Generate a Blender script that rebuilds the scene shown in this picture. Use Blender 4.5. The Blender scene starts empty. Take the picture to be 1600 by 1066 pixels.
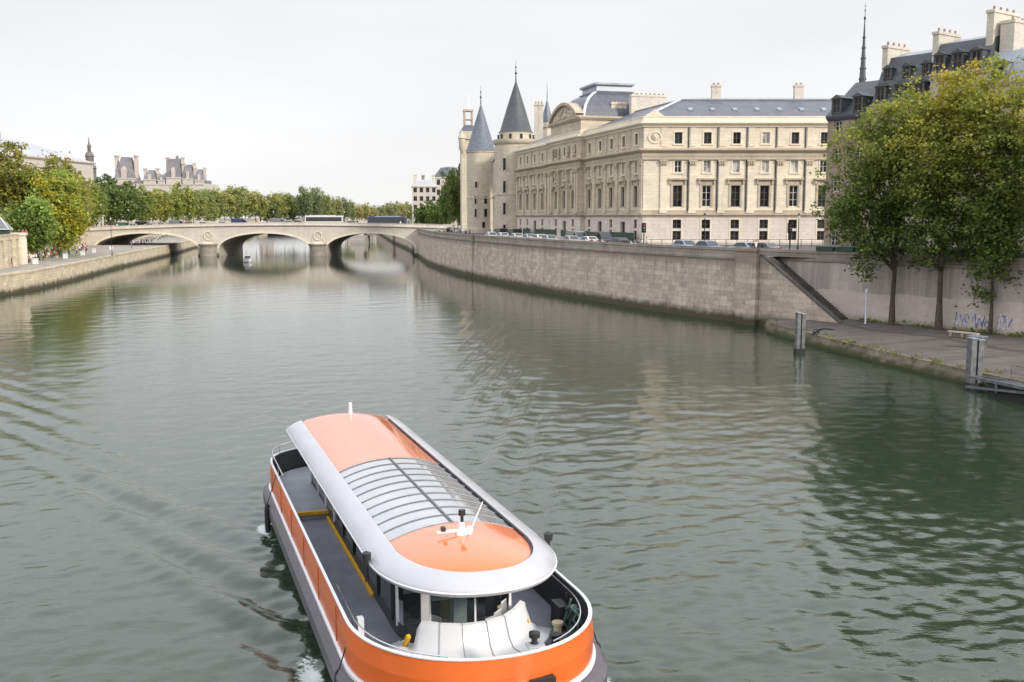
import bpy, bmesh, math, random
import numpy as np
from mathutils import Vector, Matrix
random.seed(7); RNG = np.random.default_rng(7)
SC = bpy.context.scene
COL = SC.collection
rad = math.radians

# ------------------------------------------------------------------ objects
def tag(o, label=None, cat=None, group=None, kind=None):
    if label: o['label'] = label
    if cat: o['category'] = cat
    if group: o['group'] = group
    if kind: o['kind'] = kind
    return o

def empty(name, loc, rz=0.0, label=None, cat=None, group=None):
    o = bpy.data.objects.new(name, None); COL.objects.link(o)
    o.location = loc; o.rotation_euler = (0, 0, rz); o.empty_display_size = 0.5
    return tag(o, label, cat, group)

def copy_tree(o, parent=None):
    c = o.copy(); COL.objects.link(c)
    if parent is not None: c.parent = parent
    for ch in list(o.children): copy_tree(ch, c)
    return c

class MB:
    """collects polygons, then links them as one mesh object"""
    def __init__(self): self.v = []; self.f = []; self.m = []; self.s = []
    def poly(self, pts, m=0, sm=False):
        i = len(self.v); self.v.extend([tuple(p) for p in pts])
        self.f.append(tuple(range(i, i + len(pts)))); self.m.append(m); self.s.append(sm)
    def add(self, vs, fs, m=0, sm=False):
        i = len(self.v); self.v.extend([tuple(p) for p in vs])
        for f in fs:
            self.f.append(tuple(i + k for k in f)); self.m.append(m); self.s.append(sm)
    def box(self, x0, x1, y0, y1, z0, z1, m=0):
        vs = [(x0,y0,z0),(x1,y0,z0),(x1,y1,z0),(x0,y1,z0),(x0,y0,z1),(x1,y0,z1),(x1,y1,z1),(x0,y1,z1)]
        self.add(vs, [(0,3,2,1),(4,5,6,7),(0,1,5,4),(1,2,6,5),(2,3,7,6),(3,0,4,7)], m)
    def fbox(self, fr, s0, s1, o0, o1, z0, z1, m=0):
        """box in a facade frame: s along, o outward"""
        (ox, oy), (dx, dy), (nx, ny) = fr
        P = lambda s, o, z: (ox + dx*s + nx*o, oy + dy*s + ny*o, z)
        vs = [P(s0,o1,z0),P(s1,o1,z0),P(s1,o0,z0),P(s0,o0,z0),P(s0,o1,z1),P(s1,o1,z1),P(s1,o0,z1),P(s0,o0,z1)]
        self.add(vs, [(0,3,2,1),(4,5,6,7),(0,1,5,4),(1,2,6,5),(2,3,7,6),(3,0,4,7)], m)
    def bar(self, a, b, w, h=None, m=0):
        a = Vector(a); b = Vector(b); h = h or w
        d = (b - a).normalized(); up = Vector((0,0,1)) if abs(d.z) < .95 else Vector((1,0,0))
        x = d.cross(up).normalized(); y = x.cross(d)
        vs = []
        for p in (a, b):
            for sx, sy in ((-1,-1),(1,-1),(1,1),(-1,1)): vs.append(p + x*sx*w/2 + y*sy*h/2)
        self.add(vs, [(0,1,2,3),(7,6,5,4),(0,4,5,1),(1,5,6,2),(2,6,7,3),(3,7,4,0)], m)
    def tube(self, pts, r, n=8, m=0, cap=True, sm=True):
        pts = [Vector(p) for p in pts]; k = len(pts)
        rs = list(r) if hasattr(r, '__len__') else [r]*k
        vs = []; prev = None
        for i, p in enumerate(pts):
            d = (pts[min(i+1,k-1)] - pts[max(i-1,0)])
            d = d.normalized() if d.length > 1e-9 else Vector((0,0,1))
            if prev is None:
                up = Vector((0,0,1)) if abs(d.z) < .9 else Vector((1,0,0)); x = d.cross(up).normalized()
            else:
                x = (prev - d*prev.dot(d))
                x = x.normalized() if x.length > 1e-6 else d.orthogonal().normalized()
            prev = x; y = d.cross(x)
            for j in range(n):
                t = 2*math.pi*j/n; vs.append(p + (x*math.cos(t) + y*math.sin(t))*rs[i])
        fs = [(i*n+j, i*n+(j+1)%n, (i+1)*n+(j+1)%n, (i+1)*n+j) for i in range(k-1) for j in range(n)]
        self.add(vs, fs, m, sm)
        if cap:
            self.poly([vs[j] for j in reversed(range(n))], m); self.poly([vs[(k-1)*n+j] for j in range(n)], m)
    def lathe(self, c, prof, n=24, m=0, sm=True, rot=0.0, a0=0.0, a1=2*math.pi):
        """prof: list of (r,z) from bottom up"""
        full = abs(a1 - a0 - 2*math.pi) < 1e-6; nn = n if full else n + 1
        vs = []
        for r, z in prof:
            for j in range(nn):
                t = rot + a0 + (a1-a0)*j/n; vs.append((c[0]+r*math.cos(t), c[1]+r*math.sin(t), z))
        fs = []
        for i in range(len(prof)-1):
            for j in range(n): 
                a = i*nn+j; b = i*nn+(j+1)%nn
                fs.append((a, b, b+nn, a+nn))
        self.add(vs, fs, m, sm)
    def sweep(self, path, prof, m=0, cap=True, closed=False, sm=False, ms=None):
        """sweep an (out, z) profile along a 2-D path; out is to the right of travel"""
        pts = [Vector((p[0], p[1])) for p in path]; k = len(pts); nrm = []
        segs = []
        for i in range(k if closed else k-1):
            d = (pts[(i+1)%k]-pts[i]).normalized(); segs.append(Vector((d.y, -d.x)))
        for i in range(k):
            if closed: a, b = segs[i-1], segs[i]
            else: a, b = segs[max(i-1,0)], segs[min(i,k-2)]
            nrm.append((a+b)/(1+max(a.dot(b),-.8)))
        np_ = len(prof); vs = []
        for p, n_ in zip(pts, nrm):
            for o, z in prof: vs.append((p.x+n_.x*o, p.y+n_.y*o, z))
        for i in range(k if closed else k-1):
            for j in range(np_-1):
                a = i*np_+j; b = ((i+1)%k)*np_+j
                self.add([vs[a], vs[b], vs[b+1], vs[a+1]], [(0,1,2,3)], ms[j] if ms else m, sm)
        if cap and not closed:
            self.poly([vs[j] for j in range(np_)], m); self.poly([vs[(k-1)*np_+j] for j in reversed(range(np_))], m)
    def grid(self, P, m=0, sm=True, wrap=False):
        """P[i][j] points"""
        ni, nj = len(P), len(P[0]); vs = [p for row in P for p in row]; fs = []
        for i in range(ni-1):
            for j in range(nj if wrap else nj-1):
                fs.append((i*nj+j, i*nj+(j+1)%nj, (i+1)*nj+(j+1)%nj, (i+1)*nj+j))
        self.add(vs, fs, m, sm)
    def mesh(self, name, mats):
        me = bpy.data.meshes.new(name); me.from_pydata(self.v, [], self.f)
        for mt in (mats if isinstance(mats, (list, tuple)) else [mats]): me.materials.append(mt)
        me.polygons.foreach_set('material_index', self.m); me.polygons.foreach_set('use_smooth', self.s)
        me.update(); return me
    def build(self, name, mats, parent=None, weld=False, recalc=True):
        me = self.mesh(name, mats)
        bm = bmesh.new(); bm.from_mesh(me)
        if weld: bmesh.ops.remove_doubles(bm, verts=bm.verts, dist=1e-4)
        if recalc: bmesh.ops.recalc_face_normals(bm, faces=bm.faces)
        bm.to_mesh(me); bm.free()
        if any(self.s): me.set_sharp_from_angle(angle=rad(38))
        return link(name, me, parent)

def link(name, me, parent=None, loc=None, rz=None):
    o = bpy.data.objects.new(name, me); COL.objects.link(o)
    if parent is not None: o.parent = parent
    if loc is not None: o.location = loc
    if rz is not None: o.rotation_euler = (0, 0, rz)
    return o

def frame(o, d):
    l = math.hypot(*d); d = (d[0]/l, d[1]/l); return (o, d, (d[1], -d[0]))
def fpt(fr, s, o, z): return (fr[0][0]+fr[1][0]*s+fr[2][0]*o, fr[0][1]+fr[1][1]*s+fr[2][1]*o, z)
def fang(fr): return math.atan2(fr[1][1], fr[1][0])

def facade(mb, fr, L, z0, z1, ops, depth=.4, m=0, s00=0.0):
    """wall with real openings and reveals"""
    cs = sorted({s00, L} | {round(v,4) for o in ops for v in o[:2]}); cz = sorted({z0, z1} | {round(v,4) for o in ops for v in o[2:4]})
    P = lambda s, o, z: fpt(fr, s, o, z)
    for i in range(len(cs)-1):
        for j in range(len(cz)-1):
            sc, zc = (cs[i]+cs[i+1])/2, (cz[j]+cz[j+1])/2
            if any(o[0] < sc < o[1] and o[2] < zc < o[3] for o in ops): continue
            mb.poly([P(cs[i],0,cz[j]), P(cs[i+1],0,cz[j]), P(cs[i+1],0,cz[j+1]), P(cs[i],0,cz[j+1])], m)
    for a, b, c, e in [o[:4] for o in ops]:
        D = -depth
        mb.poly([P(a,0,c),P(a,0,e),P(a,D,e),P(a,D,c)], m); mb.poly([P(b,0,c),P(b,D,c),P(b,D,e),P(b,0,e)], m)
        mb.poly([P(a,0,e),P(b,0,e),P(b,D,e),P(a,D,e)], m); mb.poly([P(a,0,c),P(a,D,c),P(b,D,c),P(b,0,c)], m)

# ------------------------------------------------------------------ materials
class NT:
    def __init__(self, name):
        self.mat = bpy.data.materials.new(name); self.mat.use_nodes = True
        self.t = self.mat.node_tree; self.p = self.t.nodes['Principled BSDF']; self.out = self.t.nodes['Material Output']
    def n(self, typ, ins=None, **kw):
        nd = self.t.nodes.new('ShaderNode'+typ)
        for k, v in kw.items(): setattr(nd, k, v)
        for k, v in (ins or {}).items(): self.set(nd.inputs[k], v)
        return nd
    def set(self, sock, v):
        if isinstance(v, bpy.types.NodeSocket): self.t.links.new(v, sock)
        else: sock.default_value = v
    def math(self, op, a, b=0.0, c=None, clamp=False):
        nd = self.n('Math', operation=op, use_clamp=clamp); self.set(nd.inputs[0], a); self.set(nd.inputs[1], b)
        if c is not None: self.set(nd.inputs[2], c)
        return nd.outputs[0]
    def mix(self, f, a, b, blend='MIX'):
        nd = self.n('Mix', data_type='RGBA', blend_type=blend); self.set(nd.inputs[0], f); self.set(nd.inputs[6], a); self.set(nd.inputs[7], b)
        return nd.outputs[2]
    def ramp(self, f, lo, hi, a=0.0, b=1.0):
        nd = self.n('MapRange', {0: f, 1: lo, 2: hi, 3: a, 4: b}); nd.interpolation_type = 'SMOOTHSTEP'; return nd.outputs[0]
    def noise(self, vec, scale, detail=4, rough=.55):
        nd = self.n('TexNoise', {'Scale': scale, 'Detail': detail, 'Roughness': rough})
        if vec is not None: self.set(nd.inputs['Vector'], vec)
        return nd.outputs['Fac']
    def pos(self): return self.n('NewGeometry').outputs['Position']
    def obj(self): return self.n('TexCoord').outputs['Object']
    def bump(self, h, strength, dist=.05):
        nd = self.n('Bump', {'Strength': strength, 'Distance': dist, 'Height': h}); self.set(self.p.inputs['Normal'], nd.outputs[0]); return nd
def c4(c): return (c[0], c[1], c[2], 1.0)
def mul(c, k): return tuple(min(1.0, max(0.0, x*k)) for x in c)

def plain(name, col, rough=.6, metal=0.0, var=.15, scale=1.5, bump=0.0, coat=0.0, spec=.5, obj=True):
    t = NT(name); v = t.obj() if obj else t.pos()
    f = t.noise(v, scale, 5)
    f = t.ramp(f, .3, .7)
    t.set(t.p.inputs['Base Color'], t.mix(f, c4(mul(col, 1-var)), c4(mul(col, 1+var))))
    t.set(t.p.inputs['Roughness'], t.math('ADD', rough-.06, t.math('MULTIPLY', f, .12)))
    t.p.inputs['Metallic'].default_value = metal; t.p.inputs['Coat Weight'].default_value = coat; t.p.inputs['Coat Roughness'].default_value = .12
    t.p.inputs['Specular IOR Level'].default_value = spec
    if bump: t.bump(t.noise(v, scale*6, 4), bump, .03)
    return t.mat

def stone(name, col, d=(1,0), bw=1.1, bh=.42, mortar=.72, var=.14, streak=.35, foot=None, rough=.85, grime=.25, top=None, mott=.22, patch=None):
    """coursed stone; d is the horizontal direction of the wall, foot=(z0,z1,colour) darkens the base"""
    t = NT(name); p = t.pos(); sep = t.n('SeparateXYZ', {0: p})
    u = t.math('ADD', t.math('MULTIPLY', sep.outputs[0], d[0]), t.math('MULTIPLY', sep.outputs[1], d[1])); z = sep.outputs[2]
    uv = t.n('CombineXYZ', {0: u, 1: z, 2: 0.0}).outputs[0]
    br = t.n('TexBrick', {'Vector': uv, 'Color1': c4(mul(col, 1-var)), 'Color2': c4(mul(col, 1+var)), 'Mortar': c4(mul(col, mortar)),
                          'Scale': 1.0, 'Mortar Size': .018, 'Mortar Smooth': .4, 'Bias': 0.0, 'Brick Width': bw, 'Row Height': bh})
    c = br.outputs['Color']
    n1 = t.ramp(t.noise(p, .35, 6, .65), .35, .7)
    c = t.mix(t.math('MULTIPLY', n1, grime), c, c4(mul(col, .45)))
    sv = t.n('CombineXYZ', {0: t.math('MULTIPLY', u, 1.3), 1: t.math('MULTIPLY', z, .09), 2: 0.0}).outputs[0]
    n2 = t.ramp(t.noise(sv, 1.0, 5, .6), .5, .75)
    c = t.mix(t.math('MULTIPLY', n2, streak), c, c4(mul(col, .38)))
    n3 = t.noise(p, 3.5, 4, .7)
    c = t.mix(t.math('MULTIPLY', t.ramp(n3, .35, .75), mott), c, c4(mul(col, 1.4)))
    n5 = t.noise(p, 1.4, 6, .75); c = t.mix(t.math('MULTIPLY', t.ramp(n5, .52, .75), mott), c, c4(mul(col, .4)))
    if patch:                                             # sooty upper part with a ragged lower edge, broken along the wall
        a = t.ramp(t.math('ADD', z, t.math('MULTIPLY', t.noise(p, .5, 5), .9)), patch[0]+.4, patch[0]+.55)
        b = t.ramp(t.noise(t.n('CombineXYZ', {0: t.math('MULTIPLY', u, .16), 1: 0.0, 2: 0.0}).outputs[0], 1.0, 2), .38, .5)
        d_ = t.ramp(t.noise(t.n('CombineXYZ', {0: t.math('MULTIPLY', u, 2.2), 1: t.math('MULTIPLY', z, .1), 2: 0.0}).outputs[0], 1.0, 3), .3, .6, .45, 1)
        c = t.mix(t.math('MULTIPLY', t.math('MULTIPLY', a, b), t.math('MULTIPLY', d_, .6)), c, c4(patch[2]))
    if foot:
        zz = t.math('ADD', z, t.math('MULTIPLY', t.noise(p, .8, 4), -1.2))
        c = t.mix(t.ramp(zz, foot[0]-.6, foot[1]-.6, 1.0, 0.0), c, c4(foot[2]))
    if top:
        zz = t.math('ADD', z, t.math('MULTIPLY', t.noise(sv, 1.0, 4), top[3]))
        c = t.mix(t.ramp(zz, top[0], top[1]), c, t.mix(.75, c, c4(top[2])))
    t.set(t.p.inputs['Base Color'], c); t.p.inputs['Roughness'].default_value = rough; t.p.inputs['Specular IOR Level'].default_value = .25
    h = t.math('ADD', t.math('MULTIPLY', br.outputs['Fac'], -.6), n3)
    t.bump(h, .5, .05)
    return t.mat

def slate(name, col, rough=.45):
    t = NT(name); p = t.pos(); sep = t.n('SeparateXYZ', {0: p})
    u = t.math('ADD', t.math('MULTIPLY', sep.outputs[0], .8), t.math('MULTIPLY', sep.outputs[1], .6))
    uv = t.n('CombineXYZ', {0: u, 1: sep.outputs[2], 2: 0.0}).outputs[0]
    br = t.n('TexBrick', {'Vector': uv, 'Color1': c4(mul(col,.8)), 'Color2': c4(mul(col,1.25)), 'Mortar': c4(mul(col,.6)), 'Scale': 1.0, 'Mortar Size': .02, 'Brick Width': .5, 'Row Height': .28})
    n = t.ramp(t.noise(p, .5, 6, .65), .3, .7)
    c = t.mix(t.math('MULTIPLY', n, .35), br.outputs['Color'], c4((col[0]*1.7, col[1]*1.65, col[2]*1.5)))
    t.set(t.p.inputs['Base Color'], c); t.p.inputs['Roughness'].default_value = rough; t.bump(br.outputs['Fac'], .25, .03)
    return t.mat

def leafmat(name):
    t = NT(name); at = t.n('Attribute', attribute_name='leafcol'); g = t.n('NewGeometry')
    r = t.math('ADD', .7, t.math('MULTIPLY', g.outputs['Random Per Island'], .6))
    sc = t.n('VectorMath', {0: at.outputs['Color'], 3: r}, operation='SCALE'); c = sc.outputs[0]
    t.set(t.p.inputs['Base Color'], c); t.p.inputs['Roughness'].default_value = .55; t.p.inputs['Specular IOR Level'].default_value = .3
    tr = t.n('BsdfTranslucent', {'Color': c}); mx = t.n('MixShader', {0: .45})
    t.t.links.new(t.p.outputs[0], mx.inputs[1]); t.t.links.new(tr.outputs[0], mx.inputs[2]); t.t.links.new(mx.outputs[0], t.out.inputs[0])
    return t.mat

def glassy(name, tint, rough=.05, alpha=.6):
    """window glass of vehicles: mirrors by fresnel, partly lets light through"""
    t = NT(name); fr = t.n('Fresnel', {'IOR': 1.6}); gl = t.n('BsdfGlossy', {'Color': (1,1,1,1), 'Roughness': rough})
    tr = t.n('BsdfTransparent', {'Color': c4(tint)}); df = t.n('BsdfDiffuse', {'Color': c4(mul(tint,.25))})
    m1 = t.n('MixShader', {0: alpha}); t.t.links.new(df.outputs[0], m1.inputs[1]); t.t.links.new(tr.outputs[0], m1.inputs[2])
    m2 = t.n('MixShader', {0: fr.outputs[0]}); t.t.links.new(m1.outputs[0], m2.inputs[1]); t.t.links.new(gl.outputs[0], m2.inputs[2])
    t.t.links.new(m2.outputs[0], t.out.inputs[0]); return t.mat

def pane_mat(name, col, rough=.08):
    t = NT(name); n = t.ramp(t.noise(t.pos(), .6, 3), .35, .65)
    t.set(t.p.inputs['Base Color'], t.mix(n, c4(mul(col,.5)), c4(mul(col,1.6)))); t.p.inputs['Roughness'].default_value = rough
    t.p.inputs['Specular IOR Level'].default_value = .22; t.bump(t.noise(t.pos(), 1.2, 2), .08, .1); return t.mat

ORANGE = (.70,.135,.018)
MT = {}
def mats():
    g = MT
    NF = (.265,-.9645)
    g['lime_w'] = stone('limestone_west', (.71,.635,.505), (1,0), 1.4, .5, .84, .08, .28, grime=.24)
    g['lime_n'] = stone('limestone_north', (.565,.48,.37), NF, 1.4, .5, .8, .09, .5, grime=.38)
    g['lime_base'] = stone('limestone_base', (.64,.565,.50), (.7,.7), 1.5, .6, .75, .06, .2, grime=.2)
    g['trim'] = stone('limestone_trim', (.50,.425,.325), (.7,-.7), 2.0, .9, .9, .06, .4, grime=.35)
    g['trim_light'] = stone('limestone_surround', (.73,.655,.53), (.7,-.7), 2.0, .9, .95, .05, .1, grime=.1)
    g['tower'] = stone('tower_stone', (.57,.50,.40), (.9,-.4), .9, .4, .8, .09, .3)
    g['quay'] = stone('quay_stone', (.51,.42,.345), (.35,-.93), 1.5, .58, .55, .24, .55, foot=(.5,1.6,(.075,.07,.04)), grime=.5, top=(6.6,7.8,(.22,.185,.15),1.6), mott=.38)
    g['quay_l'] = stone('quay_stone_pale', (.55,.47,.345), (.2,.97), 1.3, .5, .7, .18, .25, foot=(.25,1.3,(.07,.06,.035)), grime=.3)
    g['retain'] = stone('retaining_wall_stone', (.54,.475,.43), (.58,-.81), 1.6, .6, .9, .05, .15, foot=(1.0,2.2,(.20,.19,.09)), grime=.2, patch=(4.3,5.0,(.20,.185,.17)), mott=.25)
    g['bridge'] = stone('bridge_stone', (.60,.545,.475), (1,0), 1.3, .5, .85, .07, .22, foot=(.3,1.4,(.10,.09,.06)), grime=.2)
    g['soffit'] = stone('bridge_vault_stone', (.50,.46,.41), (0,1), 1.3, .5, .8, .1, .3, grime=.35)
    g['coping'] = stone('parapet_stone', (.33,.29,.245), (.5,-.85), 1.6, .6, .7, .12, .4, grime=.5)
    g['slate'] = slate('slate', (.088,.095,.122)); g['slate_dark'] = slate('slate_dark', (.062,.068,.078), .5)
    g['slate_blue'] = slate('slate_blue', (.115,.13,.165)); g['zinc'] = plain('zinc', (.30,.32,.36), .45, .3, .15, .8, obj=False)
    g['lead'] = plain('lead_flashing', (.62,.63,.68), .4, .4, .1, 1, obj=False)
    g['chim'] = stone('chimney_render', (.60,.55,.47), (1,0), .5, .2, .9, .08, .4)
    g['pots'] = plain('terracotta', (.30,.19,.14), .8, 0, .3, 2, obj=False)
    g['frame_l'] = plain('window_paint_pale', (.62,.60,.54), .5, 0, .1, 2); g['frame_d'] = plain('window_paint_dark', (.10,.085,.075), .5, 0, .2, 2)
    g['pane'] = pane_mat('window_pane', (.022,.021,.023), .16); g['pane_l'] = pane_mat('curtained_pane', (.40,.38,.35), .25)
    g['brick'] = stone('red_brick', (.37,.275,.215), (.58,-.81), .26, .09, .9, .2, .3); g['tan'] = stone('tan_render', (.45,.40,.335), (.58,-.81), 1.0, .4, .9, .08, .35)
    g['tread'] = plain('worn_stair_stone', (.105,.095,.085), .9, 0, .3, .8, .3, obj=False)
    g['door'] = plain('dark_door_paint', (.03,.03,.026), .5, 0, .3, 2)
    g['iron'] = plain('black_iron', (.025,.026,.028), .5, .3, .3, 3); g['steel'] = plain('galvanised_steel', (.155,.16,.17), .5, .5, .3, 2, bump=.2)
    g['asphalt'] = plain('asphalt', (.10,.10,.10), .9, 0, .25, .4, .3, obj=False)
    g['paving'] = plain('quay_paving', (.30,.27,.23), .85, 0, .3, .35, .3, obj=False)
    g['cobble'] = stone('quay_cobbles', (.135,.12,.11), (.28,-.96), .5, .25, .6, .2, .2, grime=.5)
    g['earth'] = plain('bare_earth', (.20,.17,.12), .95, 0, .35, .25, .4, obj=False)
    g['moss'] = stone('mossy_quay_edge', (.16,.14,.10), (.28,-.96), .9, .4, .5, .35, .6, foot=(.2,.75,(.045,.05,.018)), grime=.6, mott=.5)
    g['leaf'] = leafmat('leaves'); g['bark'] = plain('bark', (.085,.065,.05), .95, 0, .4, 3, .6); g['bark_l'] = plain('plane_bark', (.20,.17,.13), .95, 0, .4, 1.5, .5)
    g['white'] = plain('white_paint', (.75,.75,.74), .45, 0, .06, 2); g['dgreen'] = plain('dark_green_paint', (.025,.05,.035), .5, 0, .3, 1.5)
    g['rubber'] = plain('rubber', (.02,.02,.021), .75, 0, .3, 3); g['carglass'] = plain('car_glass', (.02,.022,.026), .06, 0, .2, 1, spec=.8)
mats()
# ------------------------------------------------------------------ camera, light, sky
cam = bpy.data.objects.new('camera', bpy.data.cameras.new('camera')); COL.objects.link(cam)
PITCH = math.atan(194/1600)
cam.location = (0, 0, 12); cam.rotation_euler = (math.pi/2 - PITCH, 0, 0)
cam.data.sensor_width = 36; cam.data.lens = 36; cam.data.clip_end = 6000; SC.camera = cam
SUN_DIR = Vector((.70, -.60, .47)).normalized()
sun = bpy.data.objects.new('sun', bpy.data.lights.new('sun', 'SUN')); COL.objects.link(sun)
sun.data.energy = 3.0; sun.data.angle = rad(8); sun.data.color = (1, .92, .80)
sun.rotation_euler = (-SUN_DIR).to_track_quat('-Z', 'Y').to_euler(); sun.location = (60, -60, 80)
W = bpy.data.worlds.new('World'); SC.world = W; W.use_nodes = True
wt = W.node_tree; wn = wt.nodes
bg = wn['Background']; wo = wn['World Output']
sky = wn.new('ShaderNodeTexSky'); sky.sky_type = 'NISHITA'; sky.sun_disc = False
sky.sun_elevation = math.asin(SUN_DIR.z); sky.sun_rotation = math.atan2(SUN_DIR.x, SUN_DIR.y); sky.dust_density = 3
wt.links.new(sky.outputs[0], bg.inputs[0]); bg.inputs[1].default_value = .10
bg2 = wn.new('ShaderNodeBackground'); mixw = wn.new('ShaderNodeMixShader')
tc = wn.new('ShaderNodeTexCoord'); sp = wn.new('ShaderNodeSeparateXYZ'); wt.links.new(tc.outputs['Generated'], sp.inputs[0])
rp = wn.new('ShaderNodeValToRGB'); wt.links.new(sp.outputs[2], rp.inputs[0])
el = rp.color_ramp.elements
el[0].position = 0.0; el[0].color = (1.08,1.07,1.06,1)
for ps, cc in ((.10,(1.04,1.04,1.06,1)), (.20,(.965,.965,.995,1)), (.34,(1.45,1.48,1.55,1)), (.6,(1.65,1.7,1.8,1))):
    e = el.new(ps); e.color = cc
el[-1].position = 1.0; el[-1].color = (1.8,1.87,2.0,1)
mp = wn.new('ShaderNodeMapping'); mp.inputs['Scale'].default_value = (1,1,3.2); wt.links.new(tc.outputs['Generated'], mp.inputs[0])
nz = wn.new('ShaderNodeTexNoise'); nz.inputs['Scale'].default_value = 2.6; nz.inputs['Detail'].default_value = 6; wt.links.new(mp.outputs[0], nz.inputs[0])
mr = wn.new('ShaderNodeMapRange'); mr.inputs[1].default_value = .3; mr.inputs[2].default_value = .7; mr.inputs[3].default_value = .925; mr.inputs[4].default_value = 1.04
wt.links.new(nz.outputs[0], mr.inputs[0])
vm = wn.new('ShaderNodeVectorMath'); vm.operation = 'SCALE'; wt.links.new(rp.outputs[0], vm.inputs[0]); wt.links.new(mr.outputs[0], vm.inputs[3])
wt.links.new(vm.outputs[0], bg2.inputs[0]); bg2.inputs[1].default_value = 1.0
mixw.inputs[0].default_value = .9
wt.links.new(bg.outputs[0], mixw.inputs[1]); wt.links.new(bg2.outputs[0], mixw.inputs[2]); wt.links.new(mixw.outputs[0], wo.inputs[0])
SC.view_settings.view_transform = 'Standard'; SC.view_settings.look = 'None'; SC.view_settings.exposure = 0; SC.view_settings.gamma = 1

# ------------------------------------------------------------------ boat frame, used by the wake too
BA = Vector((.328, -.945)); BP = Vector((.945, .328)); BO = Vector((-3.82, 32.56))     # axis towards the bow, sideways, origin

# ------------------------------------------------------------------ water
def make_water():
    nr, nc = 1080, 760
    r = 11.0*np.exp(np.linspace(0, math.log(1500/11.0), nr)); a = np.linspace(-rad(56), rad(56), nc)
    R, A = np.meshgrid(r, a, indexing='ij'); X = R*np.sin(A); Y = R*np.cos(A)
    sp_ = np.maximum(R*math.log(1500/11.0)/nr, R*(a[1]-a[0]))
    Z = np.zeros_like(X)
    near = .34 + .91*np.clip((175-Y)/125, 0, 1)
    patch = .8 + .35*np.sin(X*.047+1.3)*np.sin(Y*.031+.4) + .25*np.sin(X*.11-Y*.06+2)*np.sin(Y*.083)
    rs = np.random.default_rng(3); n = 96
    lam = np.exp(np.linspace(math.log(.34), math.log(7.0), n))
    for i in range(n):
        k = 2*math.pi/lam[i]; th = rs.normal(math.pi/2+.35, .75); amp = .0108/k*(.75 if lam[i] < .5 else (1.18 if lam[i] < 1.4 else (.62 if lam[i] < 3.2 else .24)))
        f = np.clip((lam[i]/sp_-2.2)/2.5, 0.0 if lam[i] < 1.5 else .3, 1)
        Z += amp*f*patch*near*np.cos(k*(X*math.cos(th)+Y*math.sin(th))+rs.uniform(0, 6.28))
    # wake of the boat: two arms of short oblique crests, plus the churned strip astern
    U = (X-BO.x)*BA.x+(Y-BO.y)*BA.y; S = (X-BO.x)*BP.x+(Y-BO.y)*BP.y
    for sg in (-1, 1):
        for off, am in ((0.0, .17), (4.2, .11), (9.0, .07)):
            back = (10.5-off) - U                      # distance behind the bow
            q = S*sg - (2.4 + back*math.tan(rad(16.5)))
            w = .75 + np.clip(back, 0, 60)*.035
            env = np.exp(-(q/w)**2)*np.clip(back/3, 0, 1)*np.exp(-np.clip(back, 0, 200)/42)
            ph = (2*math.pi/2.1)*(back*math.sin(rad(27))*-1 + S*sg*math.cos(rad(27)))+.5*np.sin(back*.45+off)
            f = np.clip((2.1/sp_-2.2)/2.5, 0, 1)
            Z += am*env*np.cos(ph)*f*(.75+.4*np.sin(X*.9+Y*.37)*np.sin(Y*.71-X*.2))
    astern = -11 - U
    tr = np.exp(-(S/(2.4+np.clip(astern,0,90)*.05))**2)*np.clip(astern/2, 0, 1)*np.exp(-np.clip(astern,0,300)/30)
    Z += .03*tr*np.sin(X*5.1+np.sin(Y*3.3)*1.3)*np.sin(Y*4.3)
    side = np.exp(-((np.abs(S)-3.6)/.8)**2)*((U > -13) & (U < 11))
    Z += .05*side*np.sin(U*4.6+S*2.1)*np.sin(U*2.3-S*4)
    foam = np.zeros_like(X)
    sweepw = np.abs(S)-3.35-np.clip(9.6-U,0,30)*.12
    foam += .70*np.exp(-(sweepw/.45)**2)*np.clip((9.9-U)/.8,0,1)*np.exp(-np.clip(9.2-U,0,40)/3.0)
    foam += .75*np.exp(-(((U+7.4)/.8)**2+((S+3.6)/.35)**2)) + .42*np.exp(-((np.abs(S)-3.45)/.25)**2)*((U > -11.2) & (U < 9.6))
    foam += .62*np.exp(-(((U-6.0)/1.3)**2+((S+3.78)/.33)**2))
    foam += .45*np.exp(-(S/2.2)**2)*np.clip((-11.2-U)/.6,0,1)*np.exp(-np.clip(-11-U,0,60)/5)
    me = bpy.data.meshes.new('water'); nv = nr*nc
    me.vertices.add(nv); me.vertices.foreach_set('co', np.stack([X, Y, Z], -1).astype(np.float32).ravel())
    idx = np.arange(nv).reshape(nr, nc)
    q = np.stack([idx[:-1,:-1], idx[:-1,1:], idx[1:,1:], idx[1:,:-1]], -1).reshape(-1, 4)
    me.loops.add(q.size); me.loops.foreach_set('vertex_index', q.ravel().astype(np.int32))
    me.polygons.add(len(q)); me.polygons.foreach_set('loop_start', np.arange(0, q.size, 4, dtype=np.int32))
    me.polygons.foreach_set('use_smooth', np.ones(len(q), bool))
    at = me.attributes.new('foam', 'FLOAT', 'POINT'); at.data.foreach_set('value', foam.astype(np.float32).ravel())
    me.update(); me.validate()
    if me.polygons[0].normal.z < 0: me.flip_normals()
    t = NT('river_water'); p = t.pos()
    mpv = t.n('Mapping', {'Vector': p, 'Scale': (.8, 1.35, 1)}).outputs[0]
    n1 = t.noise(mpv, 2.2, 3, .6); n2 = t.noise(mpv, 6.5, 3, .6); n0 = t.noise(p, .03, 3, .5)
    h = t.math('ADD', t.math('MULTIPLY', n1, .9), t.math('MULTIPLY', n2, .22))
    py_ = t.n('SeparateXYZ', {0: p}).outputs[1]; h = t.math('MULTIPLY', h, t.ramp(py_, 45, 190, 1.0, .22))   # the river is calmer upstream of the boat
    t.bump(h, .20, .10)
    big = t.ramp(n0, .35, .65)
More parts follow.
